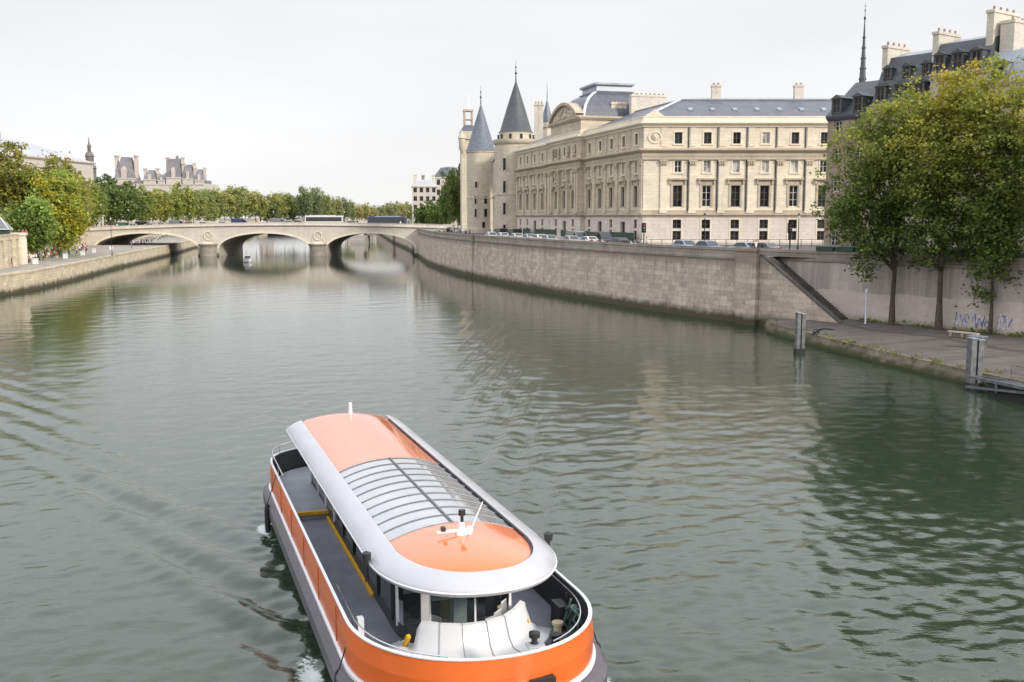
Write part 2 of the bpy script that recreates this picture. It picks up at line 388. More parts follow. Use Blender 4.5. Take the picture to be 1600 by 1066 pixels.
    c = t.mix(big, (.022,.038,.021,1), (.030,.046,.030,1))
    fo = t.n('Attribute', attribute_name='foam').outputs['Fac']
    fn = t.ramp(t.math('ADD', t.math('MULTIPLY', t.noise(p, 6.5, 8, .75), 1.0), t.math('MULTIPLY', fo, .62)), .82, 1.0)
    fn = t.math('MULTIPLY', fn, .85)
    t.set(t.p.inputs['Base Color'], t.mix(fn, c, (.72,.76,.74,1)))
    t.set(t.p.inputs['Roughness'], t.math('ADD', .04, t.math('MULTIPLY', fn, .6)))
    t.p.inputs['IOR'].default_value = 1.5
    me.materials.append(t.mat)
    return tag(link('water', me), kind='structure')
make_water()
mb = MB(); mb.poly([(-1500,-200,-1.2),(1500,-200,-1.2),(1500,3500,-1.2),(-1500,3500,-1.2)]); tag(mb.build('riverbed', MT['earth']), kind='structure')

# ------------------------------------------------------------------ banks
GZ = 7.6                                                  # street level, right bank
RW = [(-105,800),(-80,640),(-55,480),(-38,380),(-29,318),(-25.6,294),(-21.5,265),(-16.4,239),(-11,216),(-4.88,195.3),(.8,177.5),(6.55,160.9),(11.7,147.5),(16.91,134.8),(20.68,126.7),(24.8,118.8),(26.4,116.6)]
RT = [(28.3,116.7),(34.7,107.2),(38.2,101.9),(45.7,90.7),(60,69.3),(72,51.5)]     # retaining wall right of the stair
mb = MB()
poly = RW + [(27.2,118.2),(28.8,117.5)] + [(p[0]+.5,p[1]+.35) for p in RT[1:]] + [(160,20),(900,20),(2600,3000),(-300,3000),(-140,1100)]
bm = bmesh.new(); vs = [bm.verts.new((x,y,GZ)) for x,y in poly]; bm.faces.new(vs); bmesh.ops.triangulate(bm, faces=bm.faces)
me = bpy.data.meshes.new('street'); bm.to_mesh(me); bm.free(); me.materials.append(MT['asphalt']); tag(link('street', me), kind='structure')

def quay_wall(name, path, zt, mats_, label, cat='quay wall', zcop=1.0, batter=.35):
    mb = MB()
    mb.sweep(path, [(batter+.18,-1.0),(batter,.9),(0,zt-zcop-.35),(.12,zt-zcop-.33),(.16,zt-zcop-.05),(.02,zt-zcop),(-.0,zt-.32),(.10,zt-.30),(.10,zt),(-.50,zt),(-.5,GZ-1.5)], ms=[0,0,0,1,1,1,1,1,1,1])
    return tag(mb.build(name, mats_), label, cat)
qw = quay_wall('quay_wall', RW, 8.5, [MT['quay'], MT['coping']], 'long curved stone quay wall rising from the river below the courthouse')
for px, (x, y) in enumerate(((-7.6,204.6),(26.0,116.9))):
    mb = MB(); a = rad(-66) if px == 0 else rad(-45)
    fr = frame((x, y), (math.cos(a), math.sin(a))); mb.fbox(fr, -.35, .45, -.2, .55, -1, 8.62); mb.build('pilaster', MT['quay'], qw)
# right retaining wall with parapet, painted scrawl, stairs
mb = MB()
mb.sweep([(26.9,118.6)]+RT, [(.25,.3),(.18,1.2),(0,7.2),(.14,7.24),(.18,7.5),(.0,7.55),(0,8.1),(.1,8.12),(.1,8.4),(-.45,8.4),(-.45,6)], ms=[0,0,1,1,1,1,1,1,1,1])
rwall = tag(mb.build('retaining_wall', [MT['retain'], MT['coping']]), 'grey stained retaining wall behind the trees of the lower quay', 'wall')
WF = frame((28.3,116.7), (45.7-28.3, 90.7-116.7))        # s runs along the wall towards the camera
def wall_s(px):                                           # where a picture column meets the wall
    k = (px-800)/1600; (ox,oy),(dx,dy),_ = WF; return (k*oy-ox)/(dx-k*dy)
def scrawl(s, z, strokes, m, w=.09):
    mb = MB()
    for st in strokes:
        for a, b in zip(st[:-1], st[1:]):
            pa = fpt(WF, s+a[0], .19, z+a[1]); pb = fpt(WF, s+b[0], .19, z+b[1]); mb.bar(pa, pb, .02, w)
    return mb.build('graffiti', m, rwall)
gb = plain('graffiti_blue', (.17,.18,.40), .7, 0, .3, 4); gw = plain('graffiti_white', (.62,.60,.62), .7, 0, .2, 4)
gr_s = wall_s(1497)
def arc(cx, cy, r, a0, a1, n=7, ky=1.0): return [(cx+r*math.cos(rad(a0+(a1-a0)*i/n)), cy+ky*r*math.sin(rad(a0+(a1-a0)*i/n))) for i in range(n+1)]
scrawl(gr_s, 1.55, [[(0,1.2),(.2,.3),(.45,1.0),(.6,.2),(.8,1.5)],arc(1.3,.8,.4,20,250,8,1.3),[(1.7,.1),(1.9,1.6),(2.1,.6),(2.5,1.5),(2.6,.2)],[(1.8,.5),(2.9,1.1)],arc(3.1,.9,.35,-120,200,8,1.4),[(4.3,.3),(4.5,1.7),(4.8,.5),(5.1,1.5),(5.3,.3)],arc(4.9,.9,.5,100,300,8)], gw, .13)
scrawl(gr_s, 1.6, [[(.15,1.5),(.05,.2)],[(.5,1.3),(.9,.4)],arc(1.2,1.0,.25,0,300,8,1.4),[(2.0,1.5),(2.2,.2),(2.5,1.2),(2.75,.3),(3.0,1.4)],arc(3.2,.6,.2,0,330,8,1.3),arc(4.7,1.2,.3,-90,160,7),[(5.0,1.5),(5.25,.5),(5.6,1.3)]], gb, .10)
# stairs: wedge along the wall, treads going down to the lower quay
PZ = 1.0
def stairs():
    root = empty('stairs', (*fpt(WF, 0, .2, 0)[:2], PZ), 0, 'stone stairs running down the quay wall to the lower quay', 'stairs')
    inv = Vector((root.location.x, root.location.y, PZ))
    n, L, wd = 34, 10.6, 2.5; s0 = 2.7; h = (GZ-PZ)/n
    L0 = lambda s, o, z: tuple(Vector(fpt(WF, s, o, z)) - inv)
    mb = MB()
    for i in range(n):
        a, b = s0+L*i/n, s0+L*(i+1)/n; z = GZ-h*(i+1)
        mb.poly([L0(a,.2,z),L0(b,.2,z),L0(b,wd,z),L0(a,wd,z)]); mb.poly([L0(a,.2,z),L0(a,wd,z),L0(a,wd,z+h),L0(a,.2,z+h)])
    mb.build('treads', MT['tread'], root)
    mb = MB()                                            # outer wall of the stair with a sloping coping
    A = [(-.6,PZ-1.6),(s0+L+.2,PZ-1.6),(s0+L+.2,PZ+.12),(s0,GZ+.1),(-.6,GZ+.1)]
    for o in (wd, wd+.4): mb.poly([L0(s,o,z) for s,z in A])
    for (a, b) in zip(A, A[1:]+A[:1]): mb.poly([L0(a[0],wd,a[1]),L0(b[0],wd,b[1]),L0(b[0],wd+.4,b[1]),L0(a[0],wd+.4,a[1])])
    mb.build('side_wall', MT['quay'], root)
    mb = MB()                                            # squared block where the quay wall ends
    for a, b, o0, o1, z0, z1 in ((-.5,2.5,wd+.46,wd+.95,PZ-1.8,GZ+.62),(-.62,2.62,wd+.46,wd+1.07,GZ+.62,GZ+.92)):
        vs = [L0(s,o,z) for z in (z0,z1) for s,o in ((a,o0),(b,o0),(b,o1),(a,o1))]; mb.add(vs, [(0,3,2,1),(4,5,6,7),(0,1,5,4),(1,2,6,5),(2,3,7,6),(3,0,4,7)])
    mb.build('end_block', MT['quay'], root)
    mb = MB()
    B = [(-.7,GZ+.105),(s0+.1,GZ+.105),(s0+L+.3,PZ+.13)]
    for (a, b) in zip(B[:-1], B[1:]):
        mb.add([L0(a[0],wd-.08,a[1]),L0(b[0],wd-.08,b[1]),L0(b[0],wd+.45,b[1]),L0(a[0],wd+.45,a[1]),L0(a[0],wd-.08,a[1]+.2),L0(b[0],wd-.08,b[1]+.2),L0(b[0],wd+.45,b[1]+.2),L0(a[0],wd+.45,a[1]+.2)],
               [(0,3,2,1),(4,5,6,7),(0,1,5,4),(1,2,6,5),(2,3,7,6),(3,0,4,7)])
    mb.build('coping', MT['tread'], root)
    mb = MB(); mb.poly([L0(-.6,.2,GZ+.02),L0(s0,.2,GZ+.02),L0(s0,wd,GZ+.02),L0(-.6,wd,GZ+.02)]); mb.build('landing', MT['coping'], root)
stairs()
# lower quay on the right
LQ = [(28.2,112.0),(27.0,106.0),(29.0,92.2),(31.0,82.1),(33.1,72.8),(38,55),(46,25)]
mb = MB()
bm = bmesh.new(); pts = [(x,y) for x,y in LQ] + [(84,40),(72.3,51.5),(60.3,69.3),(45.9,90.9),(38.5,102.0),(34.9,107.4),(28.6,116.2)]
nl = len(LQ)
bm.faces.new([bm.verts.new((x,y,PZ+(.45 if k >= nl else 0))) for k, (x,y) in enumerate(pts)]); bmesh.ops.triangulate(bm, faces=bm.faces)
me = bpy.data.meshes.new('lower_quay'); bm.to_mesh(me); bm.free(); me.materials.append(MT['cobble']); tag(link('lower_quay', me), kind='structure')
mb = MB(); mb.sweep(LQ, [(.75,-1),(.5,.2),(.12,PZ-.12),(.1,PZ+.02),(-.55,PZ+.03),(-.55,PZ-.3)])
tag(mb.build('quay_edge', MT['moss']), 'low mossy stone edge of the lower quay beside the water', 'quay edge')

# left bank
LW = [(-75,60),(-76.5,130),(-78,155.7),(-79.2,171),(-83.9,197.3),(-92.5,239),(-99.3,277),(-109,330),(-123,396),(-140,520),(-171,685),(-190,800)]
LZ, LG = 3.3, 8.0
mb = MB(); mb.sweep(LW[:], [(.3,-1),(.15,.8),(0,LZ-.4),(.08,LZ-.38),(.08,LZ),(-.6,LZ),(-.6,LZ-.5)])
# travel away from the camera on the left bank: the river is on the right of travel
tag(mb.build('quay_wall', MT['quay_l']), 'low pale stone quay wall along the left bank', 'quay wall')
LU = [(-84,60),(-84.5,150),(-86,172),(-91,190),(-104.5,194),(-111,225),(-119,262),(-131,315),(-150,400),(-168,520),(-200,685),(-220,800)]
def flat(name, pts, z, m):
    bm = bmesh.new(); bm.faces.new([bm.verts.new((x,y,z)) for x,y in pts]); bmesh.ops.triangulate(bm, faces=bm.faces)
    me = bpy.data.meshes.new(name); bm.to_mesh(me); bm.free(); me.materials.append(m); return tag(link(name, me), kind='structure')
flat('riverside_path', [(x-.4,y) for x,y in LW] + [(x-.5,y) for x,y in reversed(LU)], LZ-.02, MT['paving'])
flat('ground', LU + [(-140,1100),(-300,3000),(-2600,3000),(-900,60)], LG, MT['earth'])
mb = MB(); mb.sweep(LU, [(.35,LZ-.5),(.2,LZ+1),(0,LG-.1),(.15,LG-.06),(.15,LG+.2),(0,LG+.22),(0,LG+.75),(.1,LG+.78),(.1,LG+.95),(-.4,LG+.95),(-.4,LG-.5)])
lu = tag(mb.build('embankment_wall', MT['quay_l']), 'upper pale stone embankment wall behind the left riverside path', 'wall')
for k in range(5):
    y = 154+k*7.2; x = np.interp(y, [150,172,190], [-84.5,-86,-91])
    mb = MB(); fr = frame((x, y), (.15,.98)); mb.fbox(fr, -.5, .5, .02, .55, LZ-.5, LG+.1); mb.build('buttress', MT['quay_l'], lu)
mb = MB(); mb.box(-92.2,-90.2,189.2,191.2,LZ-.4,LG+.6); mb.box(-92.4,-90.0,189.0,191.4,LG+.6,LG+1.1); mb.build('end_pier', MT['trim_light'], lu)
# ------------------------------------------------------------------ stone bridge
def bridge():
    root = empty('stone_bridge', (-80, 318, 0), 0, 'pale stone bridge of three low arches crossing the river behind the boat', 'bridge')
    OX, OY = -80, 318; WD = 28.0
    ztop = lambda x: 10.35-.00040*(x+68)**2
    zs, zc = 2.2, 6.9
    arches = [(-129.0,-97.2),(-90.6,-62.6),(-57.4,-30.2)]
    def sof(x):
        for a, b in arches:
            if a < x < b:
                t = (x-(a+b)/2)/((b-a)/2); return zs+(zc-zs)*math.sqrt(max(0,1-abs(t)**2.05))
        return -1.0
    xs = sorted(set([round(v,3) for a,b in arches for v in (a+(b-a)*(1-math.cos(math.pi*i/26))/2 for i in range(27))] + list(np.linspace(-146,-20,60))))
    mb = MB()
    for a, b in zip(xs[:-1], xs[1:]):
        xm = (a+b)/2; inside = any(p < xm < q for p, q in arches)
        za = sof(a) if inside and sof(a) > 0 else (zs if inside else -1); zb = sof(b) if inside and sof(b) > 0 else (zs if inside else -1)
        for y, o in ((0,0),(WD,0)):
            mb.poly([(a-OX,y,za),(b-OX,y,zb),(b-OX,y,ztop(b)-1.05),(a-OX,y,ztop(a)-1.05)], 0)
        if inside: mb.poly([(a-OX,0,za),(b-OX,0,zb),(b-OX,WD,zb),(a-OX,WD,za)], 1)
    for a, b in arches:
        for x in (a, b): mb.poly([(x-OX,0,-1),(x-OX,WD,-1),(x-OX,WD,zs),(x-OX,0,zs)], 1)
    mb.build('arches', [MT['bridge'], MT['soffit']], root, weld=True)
    for a, b in arches:                                  # archivolt rings, a little proud
        mb = MB(); N = 36
        for i in range(N):
            t0, t1 = -math.cos(math.pi*i/N), -math.cos(math.pi*(i+1)/N)
            def pt(t, e): 
                x = (a+b)/2+t*((b-a)/2+e); z = zs+(zc-zs+e*.8)*math.sqrt(max(0,1-abs(t)**2.05)); return (x-OX, z)
            p = [pt(t0,.02),pt(t1,.02),pt(t1,.75),pt(t0,.75)]
            mb.poly([(q[0],-.16,q[1]) for q in p])
            for u, v in ((p[2],p[3]),(p[0],p[1])): mb.poly([(u[0],-.16,u[1]),(v[0],-.16,v[1]),(v[0],.01,v[1]),(u[0],.01,u[1])])
        mb.build('arch_ring', MT['trim_light'], root)
    mb = MB(); xs2 = np.linspace(-146,-20,50)            # cornice and parapet
    for y0, sg in ((0,-1),(WD,1)):
        for a, b in zip(xs2[:-1], xs2[1:]):
            pr = [(.0,-1.25),(.25,-1.15),(.55,-.98),(.55,-.80),(.12,-.78),(.12,-.12),(.2,-.1),(.2,.02),(-.3,.02),(-.3,-1.0)]
            for (o0,h0),(o1,h1) in zip(pr[:-1], pr[1:]):
                mb.poly([(a-OX,y0+sg*o0,ztop(a)+h0),(b-OX,y0+sg*o0,ztop(b)+h0),(b-OX,y0+sg*o1,ztop(b)+h1),(a-OX,y0+sg*o1,ztop(a)+h1)])
    mb.build('parapet', MT['bridge'], root, weld=True)
    mb = MB()
    for a, b in zip(xs2[:-1], xs2[1:]): mb.poly([(a-OX,.2,ztop(a)-.95),(b-OX,.2,ztop(b)-.95),(b-OX,WD-.2,ztop(b)-.95),(a-OX,WD-.2,ztop(a)-.95)])
    mb.build('deck', MT['asphalt'], root)
    for x in (-93.9, -60.0):                             # piers with rounded cutwaters
        mb = MB(); w = 2.5
        for z0, z1, e in ((-1,3.3,0),(3.3,3.75,.35)):
            pl = [(w+e,0)]+[((w+e)*math.cos(t), -(3.0+e)*math.sin(t)-.3) for t in np.linspace(0,math.pi,15)]+[(-w-e,0)]
            pb = [(-w-e,WD),(w+e,WD)]
            ring = pl+pb
            for p, q in zip(ring, ring[1:]+ring[:1]): mb.poly([(x-OX+p[0],p[1],z0),(x-OX+q[0],q[1],z0),(x-OX+q[0],q[1],z1),(x-OX+p[0],p[1],z1)])
            mb.poly([(x-OX+p[0],p[1],z1) for p in ring])
        pier = mb.build('pier', MT['coping'], root)
        mb = MB(); mb.lathe((x-OX,-1.4), [(1.9,3.75),(1.7,4.1),(.7,4.4),(0,4.45)], 14, 0); mb.build('cutwater_cap', MT['bridge'], pier)
        ring = [(x-OX+1.25*math.cos(t), -.22, 6.15+1.25*math.sin(t)) for t in np.linspace(0,2*math.pi,25)]
        mb = MB(); mb.tube(ring, .12, 6, cap=False)
        for s in (-1,1): mb.tube([(x-OX+s*1.2,-.2,5.2),(x-OX+s*1.7,-.2,4.9),(x-OX+s*1.9,-.2,5.6)], [.11,.1,.05], 5)
        wr = mb.build('laurel_wreath', MT['trim_light'], root)
        mb = MB()
        for p, q in (((-.45,-.6),(-.45,.6)),((-.45,.6),(.45,-.6)),((.45,-.6),(.45,.6))): mb.bar((x-OX+p[0],-.12,6.15+p[1]),(x-OX+q[0],-.12,6.15+q[1]),.13,.16)
        mb.build('emblem_letter', MT['trim_light'], wr)
bridge()
def BZ(x): return 10.35-.00040*(x+68)**2-.95
# a second, farther bridge glimpsed through the arches: one pier line and a thin deck
def far_bridge():
    root = empty('far_bridge', (-88, 468, 0), 0, 'farther bridge glimpsed beneath the arches of the stone bridge', 'bridge')
    mb = MB(); mb.box(-56,40,0,16,8.1,9.1); mb.box(-56,40,-.1,.2,9.1,9.9); mb.build('deck', MT['bridge'], root)
    for px in (561,):
        x = (px-800)/1600*468+88
        mb = MB(); mb.box(x-1.9,x+1.9,2,14,-1,8.1); mb.box(x-3.4,x+3.4,-1.5,15,-1,3.6); mb.build('pier', MT['soffit'], root)
far_bridge()

# ------------------------------------------------------------------ windows shared by all buildings
WINC = {}
def window(parent, fr, s, z0, z1, w, style='pale', depth=.28, inv=Vector((0,0,0)), bars=(1,2), pane='pane'):
    key = (round(w,2), round(z1-z0,2), style, bars, pane)
    if key not in WINC:
        h = z1-z0; b = .11; mb = MB()
        mb.box(-w/2,-w/2+b,-.05,.05,0,h); mb.box(w/2-b,w/2,-.05,.05,0,h); mb.box(-w/2+b,w/2-b,-.05,.05,0,b); mb.box(-w/2+b,w/2-b,-.05,.05,h-b,h)
        for i in range(bars[0]):
            x = -w/2+w*(i+1)/(bars[0]+1); mb.box(x-.045,x+.045,-.035,.035,b,h-b)
        for i in range(bars[1]):
            z = h*(i+1)/(bars[1]+1); mb.box(-w/2+b,w/2-b,-.025,.025,z-.03,z+.03)
        m1 = mb.mesh('window', MT['frame_l'] if style == 'pale' else MT['frame_d'])
        mb = MB(); mb.poly([(-w/2+.01,.015,.01),(w/2-.01,.015,.01),(w/2-.01,.015,h-.01),(-w/2+.01,.015,h-.01)]); m2 = mb.mesh('pane', MT[pane])
        WINC[key] = (m1, m2)
    m1, m2 = WINC[key]
    o = link('window', m1, parent, Vector(fpt(fr, s, -depth, z0))-inv, fang(fr)); link('pane', m2, o); return o

# ------------------------------------------------------------------ the big courthouse
def courthouse():
    C0 = (20.9,165.0); dN = (.265,-.9645); LN = 74.5
    E0 = (C0[0]-dN[0]*LN, C0[1]-dN[1]*LN); LWF = 38.0
    root = empty('courthouse', (C0[0], C0[1], GZ), 0, 'long cream stone courthouse with slate roofs and a domed central pavilion', 'building')
    I = Vector((C0[0], C0[1], GZ)); sh = lambda p: (p[0]-C0[0], p[1]-C0[1])
    FN = frame(sh(E0), dN); FW = frame((0,0), (1,0)); z = lambda v: v-GZ
    pv0, pv1 = 27.8, 46.7; PO = .9
    FP = (fpt(FN,0,PO,0)[:2], FN[1], FN[2])
    rows = dict(g1=(8.3,9.75), g2=(10.15,11.55), tall=(13.6,16.95), mid=(19.0,20.9), att=(23.5,25.3))
    rows = {k:(z(a),z(b)) for k,(a,b) in rows.items()}
    ZB, ZT = 0.0, z(27.0)
    nS = [3.0+5.6*i for i in range(5)] + [pv0+4.2, pv0+9.45, pv0+14.7] + [49.1+5.6*i for i in range(5)]
    wS = [5.5+4.63*i for i in range(7)]
    NW, TW = 1.35, 1.45
    doors_n = [14.2+1.4, 37.25, 58.9, 68.0]
    # ---- walls
    def ops(S, doors=()):
        r = []
        for s in S:
            dn = any(abs(s-d) < 1.9 for d in doors)
            if dn: r.append((s-1.0,s+1.0,.05,z(11.2)))
            else: r += [(s-NW/2,s+NW/2,*rows['g1']),(s-NW/2,s+NW/2,*rows['g2'])]
            r += [(s-TW/2,s+TW/2,*rows['tall']),(s-1.15/2,s+1.15/2,*rows['mid']),(s-1.2/2,s+1.2/2,*rows['att'])]
        return r
    D_N = [14.2,37.25,54.7,65.9]
    mb = MB()
    segs = [(FN,0,pv0,[s for s in nS if s < pv0]),(FP,pv0,pv1,[s for s in nS if pv0 < s < pv1]),(FN,pv1,LN,[s for s in nS if s > pv1]),(FW,0,LWF,wS)]
    for fr, a, b, S in segs:
        m = 1 if fr is FW else 0
        o = ops(S, D_N if fr is not FW else ())
        lo = [q for q in o if q[3] <= z(12.4)]; hi = [q for q in o if q[3] > z(12.4)]
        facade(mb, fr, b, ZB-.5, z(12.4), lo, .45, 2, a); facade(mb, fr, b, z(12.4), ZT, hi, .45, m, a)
    for s in (pv0, pv1):
        p, q = fpt(FN,s,0,0), fpt(FN,s,PO,0); mb.poly([(p[0],p[1],-.5),(q[0],q[1],-.5),(q[0],q[1],ZT),(p[0],p[1],ZT)], 0)
    bk = [fpt(FW,LWF,0,0), fpt(FW,LWF,-32,0), fpt(FN,0,-32,0), fpt(FN,0,0,0)]
    for a, b in zip(bk[:-1], bk[1:]): mb.poly([(a[0],a[1],-.5),(b[0],b[1],-.5),(b[0],b[1],ZT),(a[0],a[1],ZT)], 0)
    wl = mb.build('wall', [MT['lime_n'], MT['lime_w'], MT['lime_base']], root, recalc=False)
    # ---- windows and doors
    for fr, a, b, S in segs:
        west = fr is FW
        for i, s in enumerate(S):
            dn = (not west) and any(abs(s-d) < 1.9 for d in D_N)
            if dn:
                mb = MB(); mb.fbox(fr, s-1.0, s+1.0, -.44, -.36, .05, z(11.2)); mb.fbox(fr, s-.04, s+.04, -.36, -.33, .05, z(10.2)); dd = mb.build('door', MT['door'], root)
            else:
                window(root, fr, s, *rows['g1'], NW, 'dark', bars=(1,1)); window(root, fr, s, *rows['g2'], NW, 'dark', bars=(1,1))
            window(root, fr, s, *rows['tall'], TW, 'pale' if (west and i % 3 == 1) else 'dark', bars=(1,2))
            window(root, fr, s, *rows['mid'], 1.15, 'pale', bars=(1,1), pane='pane' if (not west or i in (0,5)) else 'pane_l')
            blind = west and i == 3
            window(root, fr, s, *rows['att'], 1.2, 'pale' if blind else 'dark', bars=(1,1), pane='pane_l' if blind else 'pane')
    # ---- surrounds and hoods
    for fr, a, b, S in segs:
        west = fr is FW
        for i, s in enumerate(S):
            t0, t1 = rows['tall']; mb = MB()
            mb.fbox(fr, s-TW/2-.35, s-TW/2-.02, .0, .12, t0, t1+.3); mb.fbox(fr, s+TW/2+.02, s+TW/2+.35, .0, .12, t0, t1+.3)
            mb.fbox(fr, s-TW/2-.02, s+TW/2+.02, .0, .12, t1+.02, t1+.3); mb.fbox(fr, s-TW/2-.3, s+TW/2+.3, 0, .1, t1+.3, t1+.9)
            mb.fbox(fr, s-TW/2-.75, s+TW/2+.75, 0, .5, t1+.9, t1+1.15); mb.fbox(fr, s-TW/2-.6, s-TW/2-.35, .02, .34, t1+.25, t1+.9); mb.fbox(fr, s+TW/2+.35, s+TW/2+.6, .02, .34, t1+.25, t1+.9)
            if not west: 
                mb.fbox(fr, s-.75, s+.75, .02, .3, t1+1.15, t1+1.5); mb.fbox(fr, s-.3, s+.3, .02, .42, t1+1.5, t1+1.9)
            mb.build('window_hood', MT['trim'], root)
            for k, w_ in (('att',1.2),('mid',1.15)):
                mb = MB(); t0, t1 = rows[k]; g = .22
                mb.fbox(fr, s-w_/2-g, s-w_/2-.01, 0, .07, t0-.0, t1+g); mb.fbox(fr, s+w_/2+.01, s+w_/2+g, 0, .07, t0-.0, t1+g); mb.fbox(fr, s-w_/2-.01, s+w_/2+.01, 0, .07, t1+.01, t1+g)
                mb.fbox(fr, s-w_/2-.3, s+w_/2+.3, 0, .16, t0-.2, t0+.01)
                mb.build('window_surround', MT['trim_light'], root)
            if not (not west and any(abs(s-d) < 1.9 for d in D_N)):
                mb = MB()
                mb.fbox(fr, s-NW/2-.22, s-NW/2-.02, 0, .06, rows['g1'][0]-.05, rows['g2'][1]+.25); mb.fbox(fr, s+NW/2+.02, s+NW/2+.22, 0, .06, rows['g1'][0]-.05, rows['g2'][1]+.25); mb.fbox(fr, s-NW/2-.02, s+NW/2+.02, 0, .06, rows['g2'][1]+.02, rows['g2'][1]+.25)
                mb.build('window_surround', MT['trim_light'], root)
    # ---- pilasters with leafy capitals
    def pil(fr, s, w=.95, o=.22):
        mb = MB(); zb, zt = z(13.2), z(21.0)
        mb.fbox(fr, s-w/2, s+w/2, -.01, o, zb, zt-.9); mb.fbox(fr, s-w/2-.12, s+w/2+.12, -.01, o+.1, zb-.6, zb); 
        p = mb.build('pilaster', MT['lime_w'] if fr is FW else MT['lime_n'], root)
        mb = MB(); mb.fbox(fr, s-w/2-.05, s+w/2+.05, 0, o+.08, zt-.9, zt-.75)
        for k in (-1,0,1): mb.fbox(fr, s+k*.36-.13, s+k*.36+.13, 0, o+.2, zt-.75, zt-.3)
        mb.fbox(fr, s-w/2-.2, s+w/2+.2, 0, o+.22, zt-.3, zt-.02)
        mb.build('capital', MT['trim'], p)
    for i in range(7): pil(FW, 5.5-2.31+4.63*i)
    for s in [.5]+[3.0+2.8+5.6*i for i in range(4)]+[27.0]+[47.4]+[49.1+2.8+5.6*i for i in range(4)]+[73.9]: pil(FN, s)
    for s in (pv0+.8,pv0+2.0,pv0+6.8,pv0+12.1,pv1-2.0,pv1-.8): pil(FP, s, .85, .5)
    for i in range(6):
        mb = MB(); s = 5.5-2.31+4.63*(i+1)-.72; a = fpt(FW,s,.1,z(13)); mb.tube([a,(a[0],a[1],z(26.4))], .085, 6); mb.build('drainpipe', MT['iron'], root)
    for i in range(7):                                    # shallow panels beside attic windows
        s = 5.5-2.31+4.63*i; mb = MB(); mb.fbox(FW, s-.45, s+.45, 0, .1, z(23.1), z(26.1)); mb.build('attic_pilaster', MT['lime_w'], root)
    for s in [5.8+5.6*i for i in range(4)]+[51.9+5.6*i for i in range(4)]:
        mb = MB(); mb.fbox(FN, s-.45, s+.45, 0, .12, z(23.1), z(26.1)); mb.build('attic_pilaster', MT['lime_n'], root)
    for i in range(11):                                   # statues-like reliefs across the pavilion top
        pass
    # ---- horizontal mouldings, mitred round the corner and the pavilion
    path = [fpt(FN,0,0,0)[:2], fpt(FN,pv0,0,0)[:2], fpt(FN,pv0,PO,0)[:2], fpt(FN,pv1,PO,0)[:2], fpt(FN,pv1,0,0)[:2], (0,0), fpt(FW,LWF,0,0)[:2]]
    def band(name, prof, m): 
        mb = MB(); mb.sweep(path, [(o,z(h)) for o,h in prof]); return mb.build(name, m, root)
    band('plinth', [(-.05,GZ-.4),(.22,GZ-.4),(.22,GZ+.55),(.0,GZ+.62)], MT['lime_base'])
    band('string_course', [(-.02,11.95),(.12,12.0),(.2,12.15),(.38,12.3),(.38,12.5),(.1,12.55),(.1,12.95),(.16,13.0),(-.02,13.05)], MT['trim'])
    band('entablature', [(-.02,21.0),(.3,21.02),(.3,21.5),(.36,21.52),(.36,22.1),(.6,22.2),(.95,22.45),(.95,22.7),(.1,22.85),(-.02,22.9)], MT['trim'])
    band('cornice', [(-.02,26.0),(.2,26.1),(.3,26.35),(.75,26.65),(.75,26.9),(.1,27.0),(.1,27.6),(.18,27.65),(.18,27.8),(-.45,27.8),(-.45,26.8)], MT['trim_light'])
    # ---- roofs
    rp_ = [fpt(FN,0,0,0)[:2], (0,0), fpt(FW,LWF,0,0)[:2]]
    mb = MB(); mb.sweep(rp_, [(-.5,z(27.3)),(-.6,z(27.75)),(-9.5,z(31.3))], cap=False); rf = mb.build('roof', MT['slate'], root)
    mb = MB(); mb.sweep(rp_, [(-9.4,z(31.2)),(-9.3,z(31.45)),(-9.6,z(31.55)),(-14,z(32.2)),(-24,z(31.2)),(-32,z(27))], cap=False); mb.build('roof_top', MT['zinc'], rf)
    mb = MB()
    dv = (FN[2][0]+FW[2][0], FN[2][1]+FW[2][1]); k = 1/(1+FN[2][0]*FW[2][0]+FN[2][1]*FW[2][1]); mv = (dv[0]*k, dv[1]*k)
    mb.tube([(mv[0]*-.5,mv[1]*-.5,z(27.85)),(mv[0]*-9.4,mv[1]*-9.4,z(31.4))], .22, 6); mb.build('hip_flashing', MT['lead'], rf)
    for i in range(9):                                    # small roof lights
        s = 8+3.6*i; c = fpt(FW,s,-4.2,0); mb = MB(); mb.add([(c[0]-.35,c[1]-.5,z(29.02)),(c[0]+.35,c[1]-.5,z(29.02)),(c[0]+.35,c[1]+.5,z(29.45)),(c[0]-.35,c[1]+.5,z(29.45)),(c[0]-.35,c[1]-.5,z(29.2)),(c[0]+.35,c[1]-.5,z(29.2)),(c[0]+.35,c[1]+.5,z(29.62)),(c[0]-.35,c[1]+.5,z(29.62))],[(4,5,6,7),(0,1,5,4),(1,2,6,5),(2,3,7,6),(3,0,4,7)])
        mb.build('roof_light', MT['zinc'], rf)
    def chimney(c, ax, w, d, z0, z1, pots=3, m='chim'):
        fr = frame(c, ax); mb = MB(); mb.fbox(fr,-w/2,w/2,-d/2,d/2,z(z0),z(z1)-.5); mb.fbox(fr,-w/2-.1,w/2+.1,-d/2-.1,d/2+.1,z(z1)-.5,z(z1)-.25); mb.fbox(fr,-w/2,w/2,-d/2,d/2,z(z1)-.25,z(z1)-.1)
        ch = mb.build('chimney', MT[m], root)
        for i in range(pots):
            p = fpt(fr, -w/2+w*(i+.5)/pots, 0, 0); mb = MB(); mb.lathe(p[:2], [(.2,z(z1)-.1),(.16,z(z1)+.2),(.0,z(z1)+.2)], 8); mb.build('chimney_pot', MT['pots'], ch)
